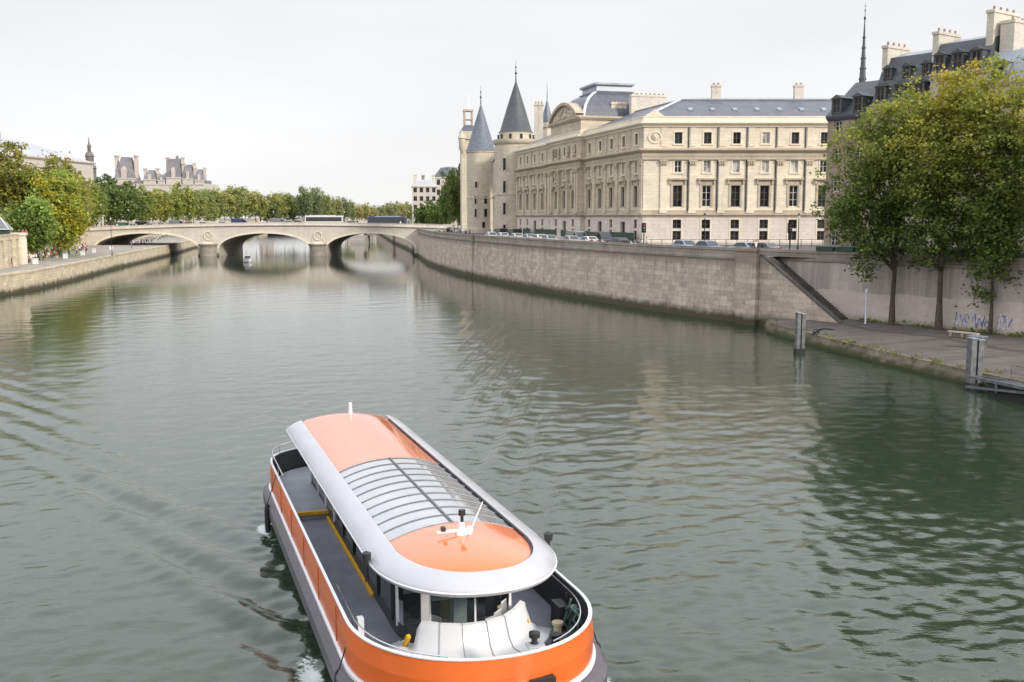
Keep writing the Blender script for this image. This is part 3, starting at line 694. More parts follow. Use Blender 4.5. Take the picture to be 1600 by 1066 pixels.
    chimney(sh((34.4,176.5)), (1,0), 1.5, 1.0, 29, 34.2, 2); chimney(sh((48.3,176.5)), (1,0), 1.5, 1.0, 29, 34.2, 2)
    chimney(sh((25.3,194.5)), (.9645,.265), 7.0, 1.1, 28, 34.6, 8); chimney(sh((19.9,196.0)), (.9645,.265), 3.0, 1.0, 28, 33.4, 4)
    # ---- pavilion attic, round pediment and dome
    mb = MB(); mb.fbox(FP, pv0+.3, pv1-.3, -16.5, -.1, z(27.0), z(30.4)); at = mb.build('pavilion_attic', MT['lime_n'], root)
    mb = MB()
    sq = [fpt(FP,pv0+.3,-.1,0)[:2], fpt(FP,pv1-.3,-.1,0)[:2], fpt(FP,pv1-.3,-16.5,0)[:2], fpt(FP,pv0+.3,-16.5,0)[:2]]
    mb.sweep(list(reversed(sq)) if False else sq, [(-.1,z(29.6)),(.25,z(29.8)),(.55,z(30.15)),(.55,z(30.45)),(-.3,z(30.55))], closed=True, cap=False); mb.build('attic_cornice', MT['trim'], root)
    cs = (pv0+pv1)/2; hw = 8.4; rise = 2.7; R_ = (hw*hw+rise*rise)/(2*rise); mb = MB(); arcp = []
    for i in range(25):
        x = -hw+2*hw*i/24; arcp.append((cs+x, z(30.45)+math.sqrt(R_*R_-x*x)-(R_-rise)))
    mb.poly([fpt(FP,s,.12,h) for s,h in arcp]); 
    ring = arcp; 
    for (s0_,h0_),(s1_,h1_) in zip(ring[:-1], ring[1:]):
        A = [fpt(FP,s0_,.65,h0_),fpt(FP,s1_,.65,h1_),fpt(FP,s1_,.65,h1_+.55),fpt(FP,s0_,.65,h0_+.55)]
        B = [fpt(FP,s0_,-1.2,h0_),fpt(FP,s1_,-1.2,h1_),fpt(FP,s1_,-1.2,h1_+.55),fpt(FP,s0_,-1.2,h0_+.55)]
        mb.poly(A); mb.poly([A[3],A[2],B[2],B[3]]); mb.poly([A[1],A[0],B[0],B[1]])
    pd = mb.build('arched_pediment', MT['trim'], root)
    mb = MB()
    rr = random.Random(4)
    for i in range(46):                                   # carved figures
        x = rr.uniform(-5.9,5.9); hmax = math.sqrt(R_*R_-x*x)-(R_-rise); h = rr.uniform(.25, max(.3,hmax-.7)); c = fpt(FP,cs+x,.12,z(30.45)+h)
        mb.lathe(c[:2], [(0,c[2]-.5),(.3,c[2]-.25),(.34,c[2]),(.2,c[2]+.35),(0,c[2]+.5)], 6)
    mb.build('relief_carving', MT['lime_n'], pd)
    for s in (pv0+3,pv0+6.6,pv0+12.3,pv1-3):              # carved figures over the pavilion windows
        mb = MB()
        for k in range(4):
            c = fpt(FP,s+rr.uniform(-.2,.2),.35,z(17.6+k*.65)); mb.lathe(c[:2], [(0,c[2]-.5),(.35,c[2]-.2),(.3,c[2]+.3),(0,c[2]+.55)], 6)
        mb.build('figure_carving', MT['trim'], root); mb = MB()
        for k in range(3):
            c = fpt(FP,s+rr.uniform(-.15,.15),.3,z(23.6+k*.7)); mb.lathe(c[:2], [(0,c[2]-.5),(.35,c[2]-.2),(.3,c[2]+.3),(0,c[2]+.55)], 6)
        mb.build('figure_carving', MT['trim'], root)
    dm0, dm1 = [fpt(FP,pv0+1.4,-1.0,0), fpt(FP,pv1-1.4,-1.0,0), fpt(FP,pv1-1.4,-16,0), fpt(FP,pv0+1.4,-16,0)], None
    sqd = [p[:2] for p in dm0]
    prof = [(0,30.4),(-.15,31.4),(-.6,32.6),(-1.4,33.8),(-2.6,34.8),(-3.8,35.4)]
    mb = MB(); mb.sweep(sqd, [(o,z(h)) for o,h in prof], closed=True, cap=False); dome = mb.build('dome_roof', MT['slate'], root)
    mb = MB(); mb.sweep(sqd, [(-3.6,z(35.3)),(-3.4,z(35.6)),(-3.9,z(35.75)),(-4.0,z(36.6)),(-3.5,z(36.85)),(-3.5,z(37.2)),(-6.5,z(37.3))], closed=True, cap=False); mb.build('dome_crown', MT['zinc'], dome)
    for i in range(4):
        mb = MB(); a = Vector(sqd[i-1]); b = Vector(sqd[i]); c = Vector(sqd[(i+1)%4]); d1 = (b-a).normalized(); d2 = (c-b).normalized()
        n_ = Vector((d1.y,-d1.x))+Vector((d2.y,-d2.x)); mb.tube([(b.x+n_.x*o, b.y+n_.y*o, z(h)+.05) for o,h in prof], .28, 6)
        mb.build('dome_ridge', MT['lead'], dome)
    # ---- corner medallion and little pediment
    c = fpt(FW,1.75,.06,z(24.5)); mb = MB(); mb.tube([(c[0]+1.0*math.cos(t),c[1],c[2]+.85*math.sin(t)) for t in np.linspace(0,2*math.pi,25)], .13, 6, cap=False)
    mb.lathe((c[0],c[1]+.02), [(0,c[2]-.55),(.22,c[2]-.4),(.42,c[2]),(.46,c[2]+.3),(.25,c[2]+.36),(.3,c[2]+.5),(0,c[2]+.55)], 10)
    mb.build('medallion', MT['trim_light'], root)
    mb = MB(); mb.add([fpt(FW,.2,.2,z(27.8)),fpt(FW,3.2,.2,z(27.8)),fpt(FW,1.7,.2,z(28.9)),fpt(FW,.2,-.4,z(27.8)),fpt(FW,3.2,-.4,z(27.8)),fpt(FW,1.7,-.4,z(28.9))],[(0,1,2),(3,5,4),(0,2,5,3),(1,4,5,2)]); mb.build('corner_pediment', MT['trim_light'], root)
courthouse()
def hoarding():
    C0 = (20.9,165.0); o = (C0[0]-.265*66-.9645*1.0, C0[1]+.9645*66-.265*1.0); fr = frame((0,0), (.265,-.9645)); r = empty('fence', (*o,GZ), 0, 'low dark fence along the foot of the courthouse river front', 'fence')
    for a, b in ((0,5.5),(9,24),(27,33),(40.5,49),(54,65)):
        mb = MB(); mb.fbox(fr, a, b, -.05, .05, .1, 1.75); mb.fbox(fr, a, b, -.09, .09, 1.75, 1.85); mb.build('panel', MT['dgreen'], r)
hoarding()

# ------------------------------------------------------------------ medieval towers and the wing between them
def round_tower(name, c, r, zc, prof_top, cone, label, m='tower', roof='slate_dark', slits=()):
    root = empty(name, (c[0],c[1],GZ), 0, label, 'tower')
    q = lambda v: v-GZ
    mb = MB(); mb.lathe((0,0), [(r+.25,-.5),(r+.2,1.2),(r,1.4),(r,q(17)),(r+.12,q(17.05)),(r+.12,q(17.4)),(r,q(17.45)),(r,q(zc))]+[(a,q(b)) for a,b in prof_top], 28); mb.build('wall', MT[m], root)
    mb = MB(); mb.lathe((0,0), [(a,q(b)) for a,b in cone], 24); mb.build('cone_roof', MT[roof], root)
    zt = cone[-1][1]
    mb = MB(); mb.lathe((0,0), [(.16,q(zt)-.5),(.1,q(zt)+1.6),(.32,q(zt)+1.9),(.1,q(zt)+2.2),(.07,q(zt)+3.1),(.28,q(zt)+3.3),(.05,q(zt)+3.5),(.03,q(zt)+5.0),(0,q(zt)+5.0)], 8); mb.build('finial', MT['iron'], root)
    for ang, zz, w, h in slits:
        fr = ((math.cos(ang)*(r+.02), math.sin(ang)*(r+.02)), (-math.sin(ang), math.cos(ang)), (math.cos(ang), math.sin(ang)))
        mb = MB(); mb.fbox(fr,-w/2,w/2,-.5,.02,q(zz),q(zz+h)); wd = mb.build('window', MT['pane'], root)
        mb = MB(); mb.fbox(fr,-w/2-.25,-w/2,-.4,.14,q(zz)-.2,q(zz+h)+.3); mb.fbox(fr,w/2,w/2+.25,-.4,.14,q(zz)-.2,q(zz+h)+.3); mb.fbox(fr,-w/2,w/2,-.4,.13,q(zz+h),q(zz+h)+.3); mb.build('frame', MT['tower'], wd)
    return root
A0 = math.atan2(-243.5, -1.0)
bt = round_tower('round_tower', (.9,243.5), 4.9, 28.6, [(5.1,28.7),(5.4,29.3),(5.4,29.8),(3.95,29.9),(3.95,31.6)], [(4.1,31.5),(3.7,32.0),(1.9,37.9),(.15,43.2)],
    'round stone tower with dark cone roof beside the courthouse', slits=[(A0-.55,22.8,.75,2.6),(A0-.55,17.6,.75,2.6),(A0-.55,12.6,.75,2.6),(A0-.55,9.0,.7,1.2)])
for i in range(10):
    mb = MB(); t = 2*math.pi*i/10; mb.lathe((4.02*math.cos(t),4.02*math.sin(t)), [(.32,22.3),(.32,23.4),(0,23.4)], 4)
    mb.build('gallery_opening', MT['door'], bt)
ct = round_tower('round_tower', (-8.6,288), 3.95, 29.5, [(4.2,29.7),(4.2,30.2)], [(4.35,30.1),(3.9,30.7),(1.9,37),(.12,42.8)],
    'round stone tower with blue slate cone roof, farther along the quay', roof='slate_blue', slits=[(A0-.3,20,.7,1.6),(A0+.35,15.6,.9,2.0),(A0+.35,12.0,.9,2.2),(A0-.35,15.6,.6,2.0),(A0-.35,12.0,.6,2.2),(A0+.2,8.6,.8,2.0)])
def wing():
    a, b = (-5.3,284.5), (-2.6,247.5)
    fr0 = frame(a, (b[0]-a[0], b[1]-a[1])); L = math.dist(a,b)
    root = empty('palace_wing', (a[0],a[1],GZ), 0, 'narrow stone palace wing between the two round towers', 'building'); fr = ((0,0), fr0[1], fr0[2]); q = lambda v: v-GZ
    S = [3+6.2*i for i in range(6)]; R_ = [(13,15.6),(18.5,20.8),(23.2,25.0)]
    mb = MB(); facade(mb, fr, L, -.5, q(27), [(s-.7,s+.7,q(p),q(r)) for s in S for p,r in R_]); 
    for x, y in ((0,L),): pass
    mb.poly([fpt(fr,L,0,-.5),fpt(fr,L,-10,-.5),fpt(fr,L,-10,q(27)),fpt(fr,L,0,q(27))]); mb.build('wall', MT['tower'], root, recalc=False)
    for s in S:
        for p, r in R_: window(root, fr, s, q(p), q(r), 1.4, 'dark', bars=(1,1))
    mb = MB(); mb.sweep([fpt(fr,0,0,0)[:2], fpt(fr,L,0,0)[:2]], [(0,q(26.6)),(.5,q(26.9)),(.5,q(27.3)),(.1,q(27.4)),(.1,q(28.0)),(-.3,q(28.0))]); mb.build('parapet', MT['tower'], root)
    mb = MB(); mb.sweep([fpt(fr,0,0,0)[:2], fpt(fr,L,0,0)[:2]], [(-.4,q(27.4)),(-6,q(33)),(-11,q(27))]); mb.build('roof', MT['slate'], root)
    for s in (6,14,22,30):
        mb = MB(); mb.fbox(fr,s-.9,s+.9,-2.4,-.2,q(27.5),q(30.2)); d = mb.build('dormer', MT['tower'], root)
        mb = MB(); mb.fbox(fr,s-.45,s+.45,-.2,-.16,q(27.9),q(29.6)); mb.build('pane', MT['pane'], d)
    for s, w, zt in ((25,1.9,37.2),(12,1.4,33.5)):
        mb = MB(); mb.fbox(fr,s-w/2,s+w/2,-5,-3.8,q(29),q(zt)-.5); mb.fbox(fr,s-w/2-.15,s+w/2+.15,-5.15,-3.65,q(zt)-.5,q(zt)); mb.build('chimney', MT['chim'], root)
    mb = MB(); mb.sweep([fpt(fr,0,0,0)[:2], fpt(fr,L,0,0)[:2]], [(0,q(17)),(.3,q(17.1)),(.3,q(17.5)),(0,q(17.6))]); mb.build('string_course', MT['trim'], root)
wing()
def clock_tower():
    c = (-13.7,326); root = empty('square_tower', (*c,GZ), rad(8), 'square stone clock tower topped by an open belfry', 'tower'); q = lambda v: v-GZ
    mb = MB(); mb.box(-2.4,2.4,-2.4,2.4,-.5,q(36)); mb.box(-2.9,2.9,-2.9,2.9,q(36),q(37.2)); mb.box(-2.6,2.6,-2.6,2.6,q(37.2),q(38.4)); mb.build('wall', MT['tower'], root)
    mb = MB(); mb.add([(-2.6,-2.6,q(38.4)),(2.6,-2.6,q(38.4)),(2.6,2.6,q(38.4)),(-2.6,2.6,q(38.4)),(-1.3,-1.3,q(40.4)),(1.3,-1.3,q(40.4)),(1.3,1.3,q(40.4)),(-1.3,1.3,q(40.4))],[(0,1,5,4),(1,2,6,5),(2,3,7,6),(3,0,4,7),(4,5,6,7)]); mb.build('roof', MT['slate'], root)
    mb = MB()
    for sx in (-1,1):
        for sy in (-1,1): mb.box(sx*1.15-.22,sx*1.15+.22,sy*1.15-.22,sy*1.15+.22,q(40.3),q(44.6))
    mb.box(-1.5,1.5,-1.5,1.5,q(44.6),q(45.2)); mb.box(-1.42,1.42,-1.42,1.42,q(42.0),q(42.3)); mb.build('belfry', MT['trim'], root)
    mb = MB(); mb.lathe((0,0), [(1.2,q(45.2)),(.5,q(46.3)),(.16,q(48.2)),(0,q(51.5))], 8); mb.build('spire', MT['lead'], root)
    mb = MB(); mb.lathe((-2.2,-2.6), [(.05,q(31.5)),(1.0,q(33)),(1.0,q(36)),(1.25,q(36.2)),(0,q(38.8))], 10); mb.build('turret', MT['tower'], root)
clock_tower()
def turret():
    root = empty('turret', (8.8,262,GZ), 0, 'slender turret with blue pointed roof behind the courthouse', 'turret'); q = lambda v: v-GZ
    mb = MB(); mb.lathe((0,0), [(1.5,0),(1.5,q(34)),(1.9,q(34.3)),(1.9,q(35.4))], 8); mb.build('wall', MT['chim'], root)
    mb = MB(); mb.lathe((0,0), [(1.9,q(35.4)),(1.3,q(36.6)),(.12,q(41)),(0.03,q(45.5))], 8); mb.build('roof', MT['slate_blue'], root)
    for k, (x, w, zt) in enumerate(((6.6,2.2,39.8),)):
        o = empty('chimney_stack', (x,258,GZ+18), 0, 'tall pale chimney stack beside the blue pointed turret', 'chimney')
        mb = MB(); mb.box(-w/2,w/2,-.7,.7,0,q(zt)-18.6); mb.box(-w/2-.15,w/2+.15,-.85,.85,q(zt)-18.6,q(zt)-18); mb.build('shaft', MT['chim'], o)
        for i in range(3):
            mb = MB(); mb.lathe((-.7+.7*i,0), [(.2,q(zt)-18),(.16,q(zt)-17.5)], 8); mb.build('chimney_pot', MT['pots'], o)
turret()
def church_spire():
    root = empty('church_spire', (83.6,250,GZ-6.4), 0, 'dark needle-thin church spire rising behind the mansard roofs', 'spire'); q = lambda v: v-GZ
    mb = MB(); mb.box(-3,3,-3,3,0,q(40)); mb.add([(-3,-3,q(40)),(3,-3,q(40)),(3,3,q(40)),(-3,3,q(40)),(0,0,q(46))],[(0,1,4),(1,2,4),(2,3,4),(3,0,4)]); mb.build('roof_base', MT['slate'], root)
    mb = MB(); mb.lathe((0,0), [(1.25,q(40)),(1.25,q(45.2)),(1.45,q(45.4)),(1.2,q(45.6)),(1.15,q(48.2)),(1.4,q(48.5)),(1.1,q(49.5)),(.95,q(50.2)),(.62,q(55)),(.3,q(60.5)),(.12,q(64.8))], 8, sm=False); sb = mb.build('spire_body', MT['slate_dark'], root)
    mb = MB()
    for i in range(8):
        t = 2*math.pi*i/8
        mb.lathe((1.35*math.cos(t),1.35*math.sin(t)), [(.22,q(45.5)),(.22,q(47.6)),(.3,q(48.0)),(0,q(50.6))], 5)
        for k in range(5):
            f = k/5; r = .95-.75*f; mb.lathe((r*math.cos(t),r*math.sin(t)), [(0,q(51+f*12)-.2),(.14,q(51+f*12)),(0,q(51+f*12)+.3)], 4)
    mb.build('pinnacle', MT['slate_dark'], root)
    mb = MB(); mb.lathe((0,0), [(.08,q(64.5)),(.32,q(65.1)),(.08,q(65.7)),(.06,q(66.6)),(.22,q(66.9)),(.05,q(67.2)),(.04,q(68.6)),(0,q(68.6))], 8); mb.bar((-.35,0,q(67.9)),(.35,0,q(67.9)),.08); mb.build('cross_finial', MT['iron'], root)
    mb = MB(); mb.lathe((0,-1.3), [(0,q(43.4)),(.55,q(43.7)),(.6,q(44.2)),(.4,q(44.8)),(0,q(45))], 10); mb.build('statue', MT['lead'], root); root.scale = (.9,.9,1)
church_spire()

# ------------------------------------------------------------------ townhouses behind the big trees
TF = frame((37.9,124.6), (.579,-.815))
def townhouse(s0, s1, eave, ztop, m, label, roof='slate', style='mansard', depth=11.0, dorm=2, floors=4, chim=(), set_=0.0, dz=1.6, dorm2=0, wstyle='pale'):
    o = fpt(TF, s0, set_, GZ); root = empty('townhouse', o, 0, label, 'house'); fr = ((0,0), TF[1], TF[2]); L = s1-s0; q = lambda v: v-GZ
    E = q(eave); fh = E/floors; nb = max(1, int(L/2.5)); S = [L*(i+.5)/nb for i in range(nb)]
    ops_ = [(s-.55,s+.55,f*fh+.9,f*fh+.9+min(1.9,fh-1.4)) for s in S for f in range(floors)]
    mb = MB(); facade(mb, fr, L, -.3, E, ops_)
    for a, b in ((fpt(fr,0,0,0),fpt(fr,0,-depth,0)),(fpt(fr,L,0,0),fpt(fr,L,-depth,0)),(fpt(fr,0,-depth,0),fpt(fr,L,-depth,0))):
        mb.poly([(a[0],a[1],-.3),(b[0],b[1],-.3),(b[0],b[1],E),(a[0],a[1],E)])
    mb.build('wall', MT[m], root, recalc=False)
    for (a,b,c,d) in ops_: window(root, fr, (a+b)/2, c, d, 1.1, wstyle, bars=(1,2))
    mb = MB(); mb.sweep([fpt(fr,0,0,0)[:2], fpt(fr,L,0,0)[:2]], [(-.01,E-.5),(.25,E-.35),(.45,E-.05),(.45,E+.12),(-.2,E+.2)]); mb.build('cornice', MT['trim'] if m != 'brick' else MT['slate'], root)
    T = q(ztop); mb = MB(); p2 = [fpt(fr,0,0,0)[:2], fpt(fr,L,0,0)[:2]]
    if style == 'mansard':
        mb.sweep(p2, [(.1,E+.15),(-dz,T-.9),(-depth/2,T),(-depth+dz,T-.9),(-depth,E+.15)], ms=[0,1,1,0]); rf = mb.build('roof', [MT[roof], MT['zinc']], root)
    else:
        mb.sweep(p2, [(.5,E+.1),(-depth/2,T),(-depth,E+.1)]); rf = mb.build('roof', MT[roof], root)
    slope = dz/(T-.9-E-.15) if style == 'mansard' else (depth/2)/(T-E)
    def dormer(s, z0, w=1.1, h=1.7):
        o0 = -slope*(z0-E-.15)+(.1 if style == 'mansard' else .5); d = empty('dormer', fpt(fr,s,o0+.15,z0)); d.parent = root; f2 = ((0,0), TF[1], TF[2])
        mb = MB(); mb.fbox(f2,-w/2-.15,-w/2,-2.4,0,-.1,h); mb.fbox(f2,w/2,w/2+.15,-2.4,0,-.1,h); mb.fbox(f2,-w/2,w/2,-2.3,-.12,-.1,.0)
        P = lambda s_,o_,z_: fpt(f2,s_,o_,z_)
        mb.add([P(-w/2-.3,.12,h),P(0,.12,h+.45),P(w/2+.3,.12,h),P(-w/2-.3,-2.6,h),P(0,-2.6,h+.45),P(w/2+.3,-2.6,h)],[(0,1,4,3),(1,2,5,4),(0,2,1),(0,3,5,2)])
        mb.build('surround', MT[roof] if roof != 'zinc' else MT['zinc'], d)
        window(d, f2, 0, 0, h-.02, w-.02, 'dark', .1, bars=(1,1))
    for i in range(dorm): dormer(L*(i+.5)/dorm, E+.35)
    for i in range(dorm2): dormer(L*(i+.5)/dorm2, E+.35+(T-E)*.42, .8, 1.1)
    for (s, w, oo, d_, zt, mm) in chim:
        mb = MB(); mb.fbox(fr,s-w/2,s+w/2,oo-d_,oo,E-1,q(zt)-.5); mb.fbox(fr,s-w/2-.1,s+w/2+.1,oo-d_-.1,oo+.1,q(zt)-.5,q(zt)-.2); ch = mb.build('chimney', MT[mm], root)
        for k in range(4):
            p = fpt(fr,s,oo-d_*(k+.5)/4,0); mb = MB(); mb.lathe(p[:2],[(.15,q(zt)-.2),(.12,q(zt)+.25),(0,q(zt)+.25)],8); mb.build('chimney_pot', MT['pots'], ch)
    return root
townhouse(-.2, 5.7, 23.8, 28.2, 'brick', 'low red brick house with slate roof, nearest the courthouse', 'slate_dark', 'pitched', depth=10, dorm=2, floors=5)
townhouse(5.8, 13.0, 24.6, 31.0, 'tan', 'dark mansard house with pale chimney walls at its ends', 'slate_dark', dorm=3, dorm2=3, floors=5, chim=((.35,.7,-1.6,4.2,31.7,'chim'),(6.8,.7,-1.4,4.2,32.3,'chim')), dz=2.3)
townhouse(13.1, 19.4, 27.2, 31.6, 'tan', 'tan mansard house rising highest between two chimney walls', 'slate_dark', dorm=3, floors=6, chim=((5.8,.8,-1.2,5,33.6,'chim'),), dz=1.7)
townhouse(19.5, 33, 25.6, 29.8, 'tan', 'tan house with zinc mansard roof and broad cream chimney', 'zinc', dorm=4, floors=5, chim=((.9,1.5,-2.5,7.5,32.4,'chim'),), dz=1.9, set_=.6)

# ------------------------------------------------------------------ farther buildings
def simple_building(name, label, c, w, d, z0, z1, m, floors, bays, roofz, roof='zinc', rz=0.0, mans=1.5):
    root = empty(name, (c[0],c[1],z0), rz, label, 'building'); H_ = z1-z0
    fr = ((-w/2,-d/2),(1,0),(0,-1)); frs = ((w/2,-d/2),(0,1),(1,0)); frl = ((-w/2,d/2),(0,-1),(-1,0)); ops_ = []
    fh = H_/floors
    def op(L, nb): return [(L*(i+.5)/nb-.65,L*(i+.5)/nb+.65,f*fh+fh*.25,f*fh+fh*.8) for i in range(nb) for f in range(floors)]
    mb = MB(); oo = [(fr,w,op(w,bays)),(frs,d,op(d,max(1,int(bays*d/w)))),(frl,d,op(d,max(1,int(bays*d/w))))]
    for f_, L, o_ in oo: facade(mb, f_, L, -2, H_, o_)
    mb.poly([(-w/2,d/2,-2),(w/2,d/2,-2),(w/2,d/2,H_),(-w/2,d/2,H_)]); mb.build('wall', MT[m], root, recalc=False)
    for f_, L, o_ in oo[:2]:
        for a,b,c_,e in o_: window(root, f_, (a+b)/2, c_, e, 1.3, 'dark', bars=(1,1))
    sq = [(-w/2,-d/2),(w/2,-d/2),(w/2,d/2),(-w/2,d/2)]
    mb = MB(); mb.sweep(sq, [(-.02,H_-.6),(.4,H_-.2),(.4,H_),(-.3,H_+.1)], closed=True, cap=False); mb.build('cornice', MT['trim_light'], root)
    mb = MB(); mb.sweep(sq, [(.1,H_+.05),(-mans,roofz-z0-.6),(-min(w,d)/2+.3,roofz-z0)], closed=True, cap=False); mb.build('roof', MT[roof], root)
    return root
hz = lambda c, k=.55: tuple(x*(1-k)+y*k for x, y in zip(c, (.62,.60,.60)))
MT['far_stone'] = stone('hazed_stone', (.52,.475,.43), (1,0), 2, .8, .95, .05, .1, grime=.1); MT['far_roof'] = plain('hazed_roof', (.30,.29,.33), .6, 0, .15, .3, obj=False)  # distance haze is put into these flat, greyed colours
MT['far_pale'] = plain('hazed_pale_roof', (.40,.40,.43), .6, 0, .08, .1, obj=False)  # roof paled by haze put into its colour
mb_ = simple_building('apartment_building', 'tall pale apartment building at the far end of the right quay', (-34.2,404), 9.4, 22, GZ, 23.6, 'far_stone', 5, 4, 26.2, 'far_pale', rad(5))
for k, (x, y) in enumerate(((-3.5,-4),(-.5,2),(3.5,-2))):
    mb = MB(); mb.box(x-.6,x+.6,y-.5,y+.5,17.0,20.2); mb.box(x-.75,x+.75,y-.65,y+.65,20.2,20.6); mb.build('chimney', MT['pots'] if k == 1 else MT['chim'], mb_)
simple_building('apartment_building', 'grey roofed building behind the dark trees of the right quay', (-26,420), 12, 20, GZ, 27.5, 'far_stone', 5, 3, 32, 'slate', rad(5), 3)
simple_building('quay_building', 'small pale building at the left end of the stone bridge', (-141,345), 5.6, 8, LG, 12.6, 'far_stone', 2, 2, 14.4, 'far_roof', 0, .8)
def theatre():
    root = empty('theatre', (-172,330,LG), rad(-6), 'big theatre with pale roof and roof lantern above the left trees', 'theatre')
    w, d, H_ = 58, 44, 22.0; fr = ((-w/2,-d/2),(1,0),(0,-1)); fs = ((w/2,-d/2),(0,1),(1,0)); mb = MB()
    o1 = [(3+5.2*i,5.2+5.2*i,a,b) for i in range(10) for a,b in ((9,13.5),(16,19))]; o2 = [(3+5.2*i,5.2+5.2*i,a,b) for i in range(7) for a,b in ((9,13.5),(16,19))]
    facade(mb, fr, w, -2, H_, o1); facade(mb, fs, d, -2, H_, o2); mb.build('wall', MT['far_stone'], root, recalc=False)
    for f_, o_ in ((fr,o1),(fs,o2)):
        for a,b,c,e in o_: window(root, f_, (a+b)/2, c, e, 2.2, 'dark', bars=(1,1))
    sq = [(-w/2,-d/2),(w/2,-d/2),(w/2,d/2),(-w/2,d/2)]
    mb = MB(); mb.sweep(sq, [(0,H_-.8),(.7,H_-.2),(.7,H_+.2),(-.3,H_+.4)], closed=True, cap=False); mb.build('cornice', MT['far_stone'], root)
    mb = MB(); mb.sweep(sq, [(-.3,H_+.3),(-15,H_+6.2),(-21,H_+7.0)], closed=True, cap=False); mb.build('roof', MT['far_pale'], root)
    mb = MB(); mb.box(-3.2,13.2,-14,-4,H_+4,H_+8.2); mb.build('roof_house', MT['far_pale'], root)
    mb = MB()
    for i in range(5): mb.box(4.0+i*1.7,4.5+i*1.7,-11,-6,H_+8.2,H_+10.2)
    mb.box(3.6,11.8,-11.5,-5.5,H_+10.2,H_+10.9); mb.build('roof_lantern', MT['far_roof'], root)
theatre()
def bell_tower():
    root = empty('bell_tower', (-170.8,420,LG-2.0), 0, 'slender dark tiered tower above the left bank trees', 'tower'); q = lambda v: v-LG
    mb = MB(); mb.box(-2.6,2.6,-2.6,2.6,0,q(27.5)); mb.box(-9,6,-2,8,0,q(25.5)); mb.build('base', MT['far_stone'], root)
    mb = MB(); mb.box(-9,6,-2,8,q(25.5),q(26.0)); mb.box(-8.2,5.2,-1.2,7.2,q(26.0),q(27.6)); mb.build('roof', MT['far_roof'], root)
    tm = plain('weathered_tower', (.16,.14,.135), .8, 0, .3, .4)
    mb = MB(); mb.lathe((0,0), [(2.6,q(27.5)),(2.3,q(29)),(2.3,q(33.2)),(2.6,q(33.5)),(2.4,q(34)),(1.6,q(34.8)),(1.6,q(38.0)),(1.9,q(38.3)),(1.5,q(39.3)),(.7,q(40.3)),(.7,q(42)),(.9,q(42.2)),(.3,q(43.4)),(.08,q(46))], 10, sm=False); mb.build('lantern_spire', tm, root)
    mb = MB()
    for i in range(8):
        t = 2*math.pi*i/8
        mb.lathe((2.2*math.cos(t),2.2*math.sin(t)), [(.25,q(29)),(.25,q(33.6)),(0,q(35.6))], 5); mb.lathe((1.5*math.cos(t),1.5*math.sin(t)), [(.16,q(35)),(.16,q(38.2)),(0,q(39.4))], 5)
    mb.build('colonnade', tm, root)
bell_tower()
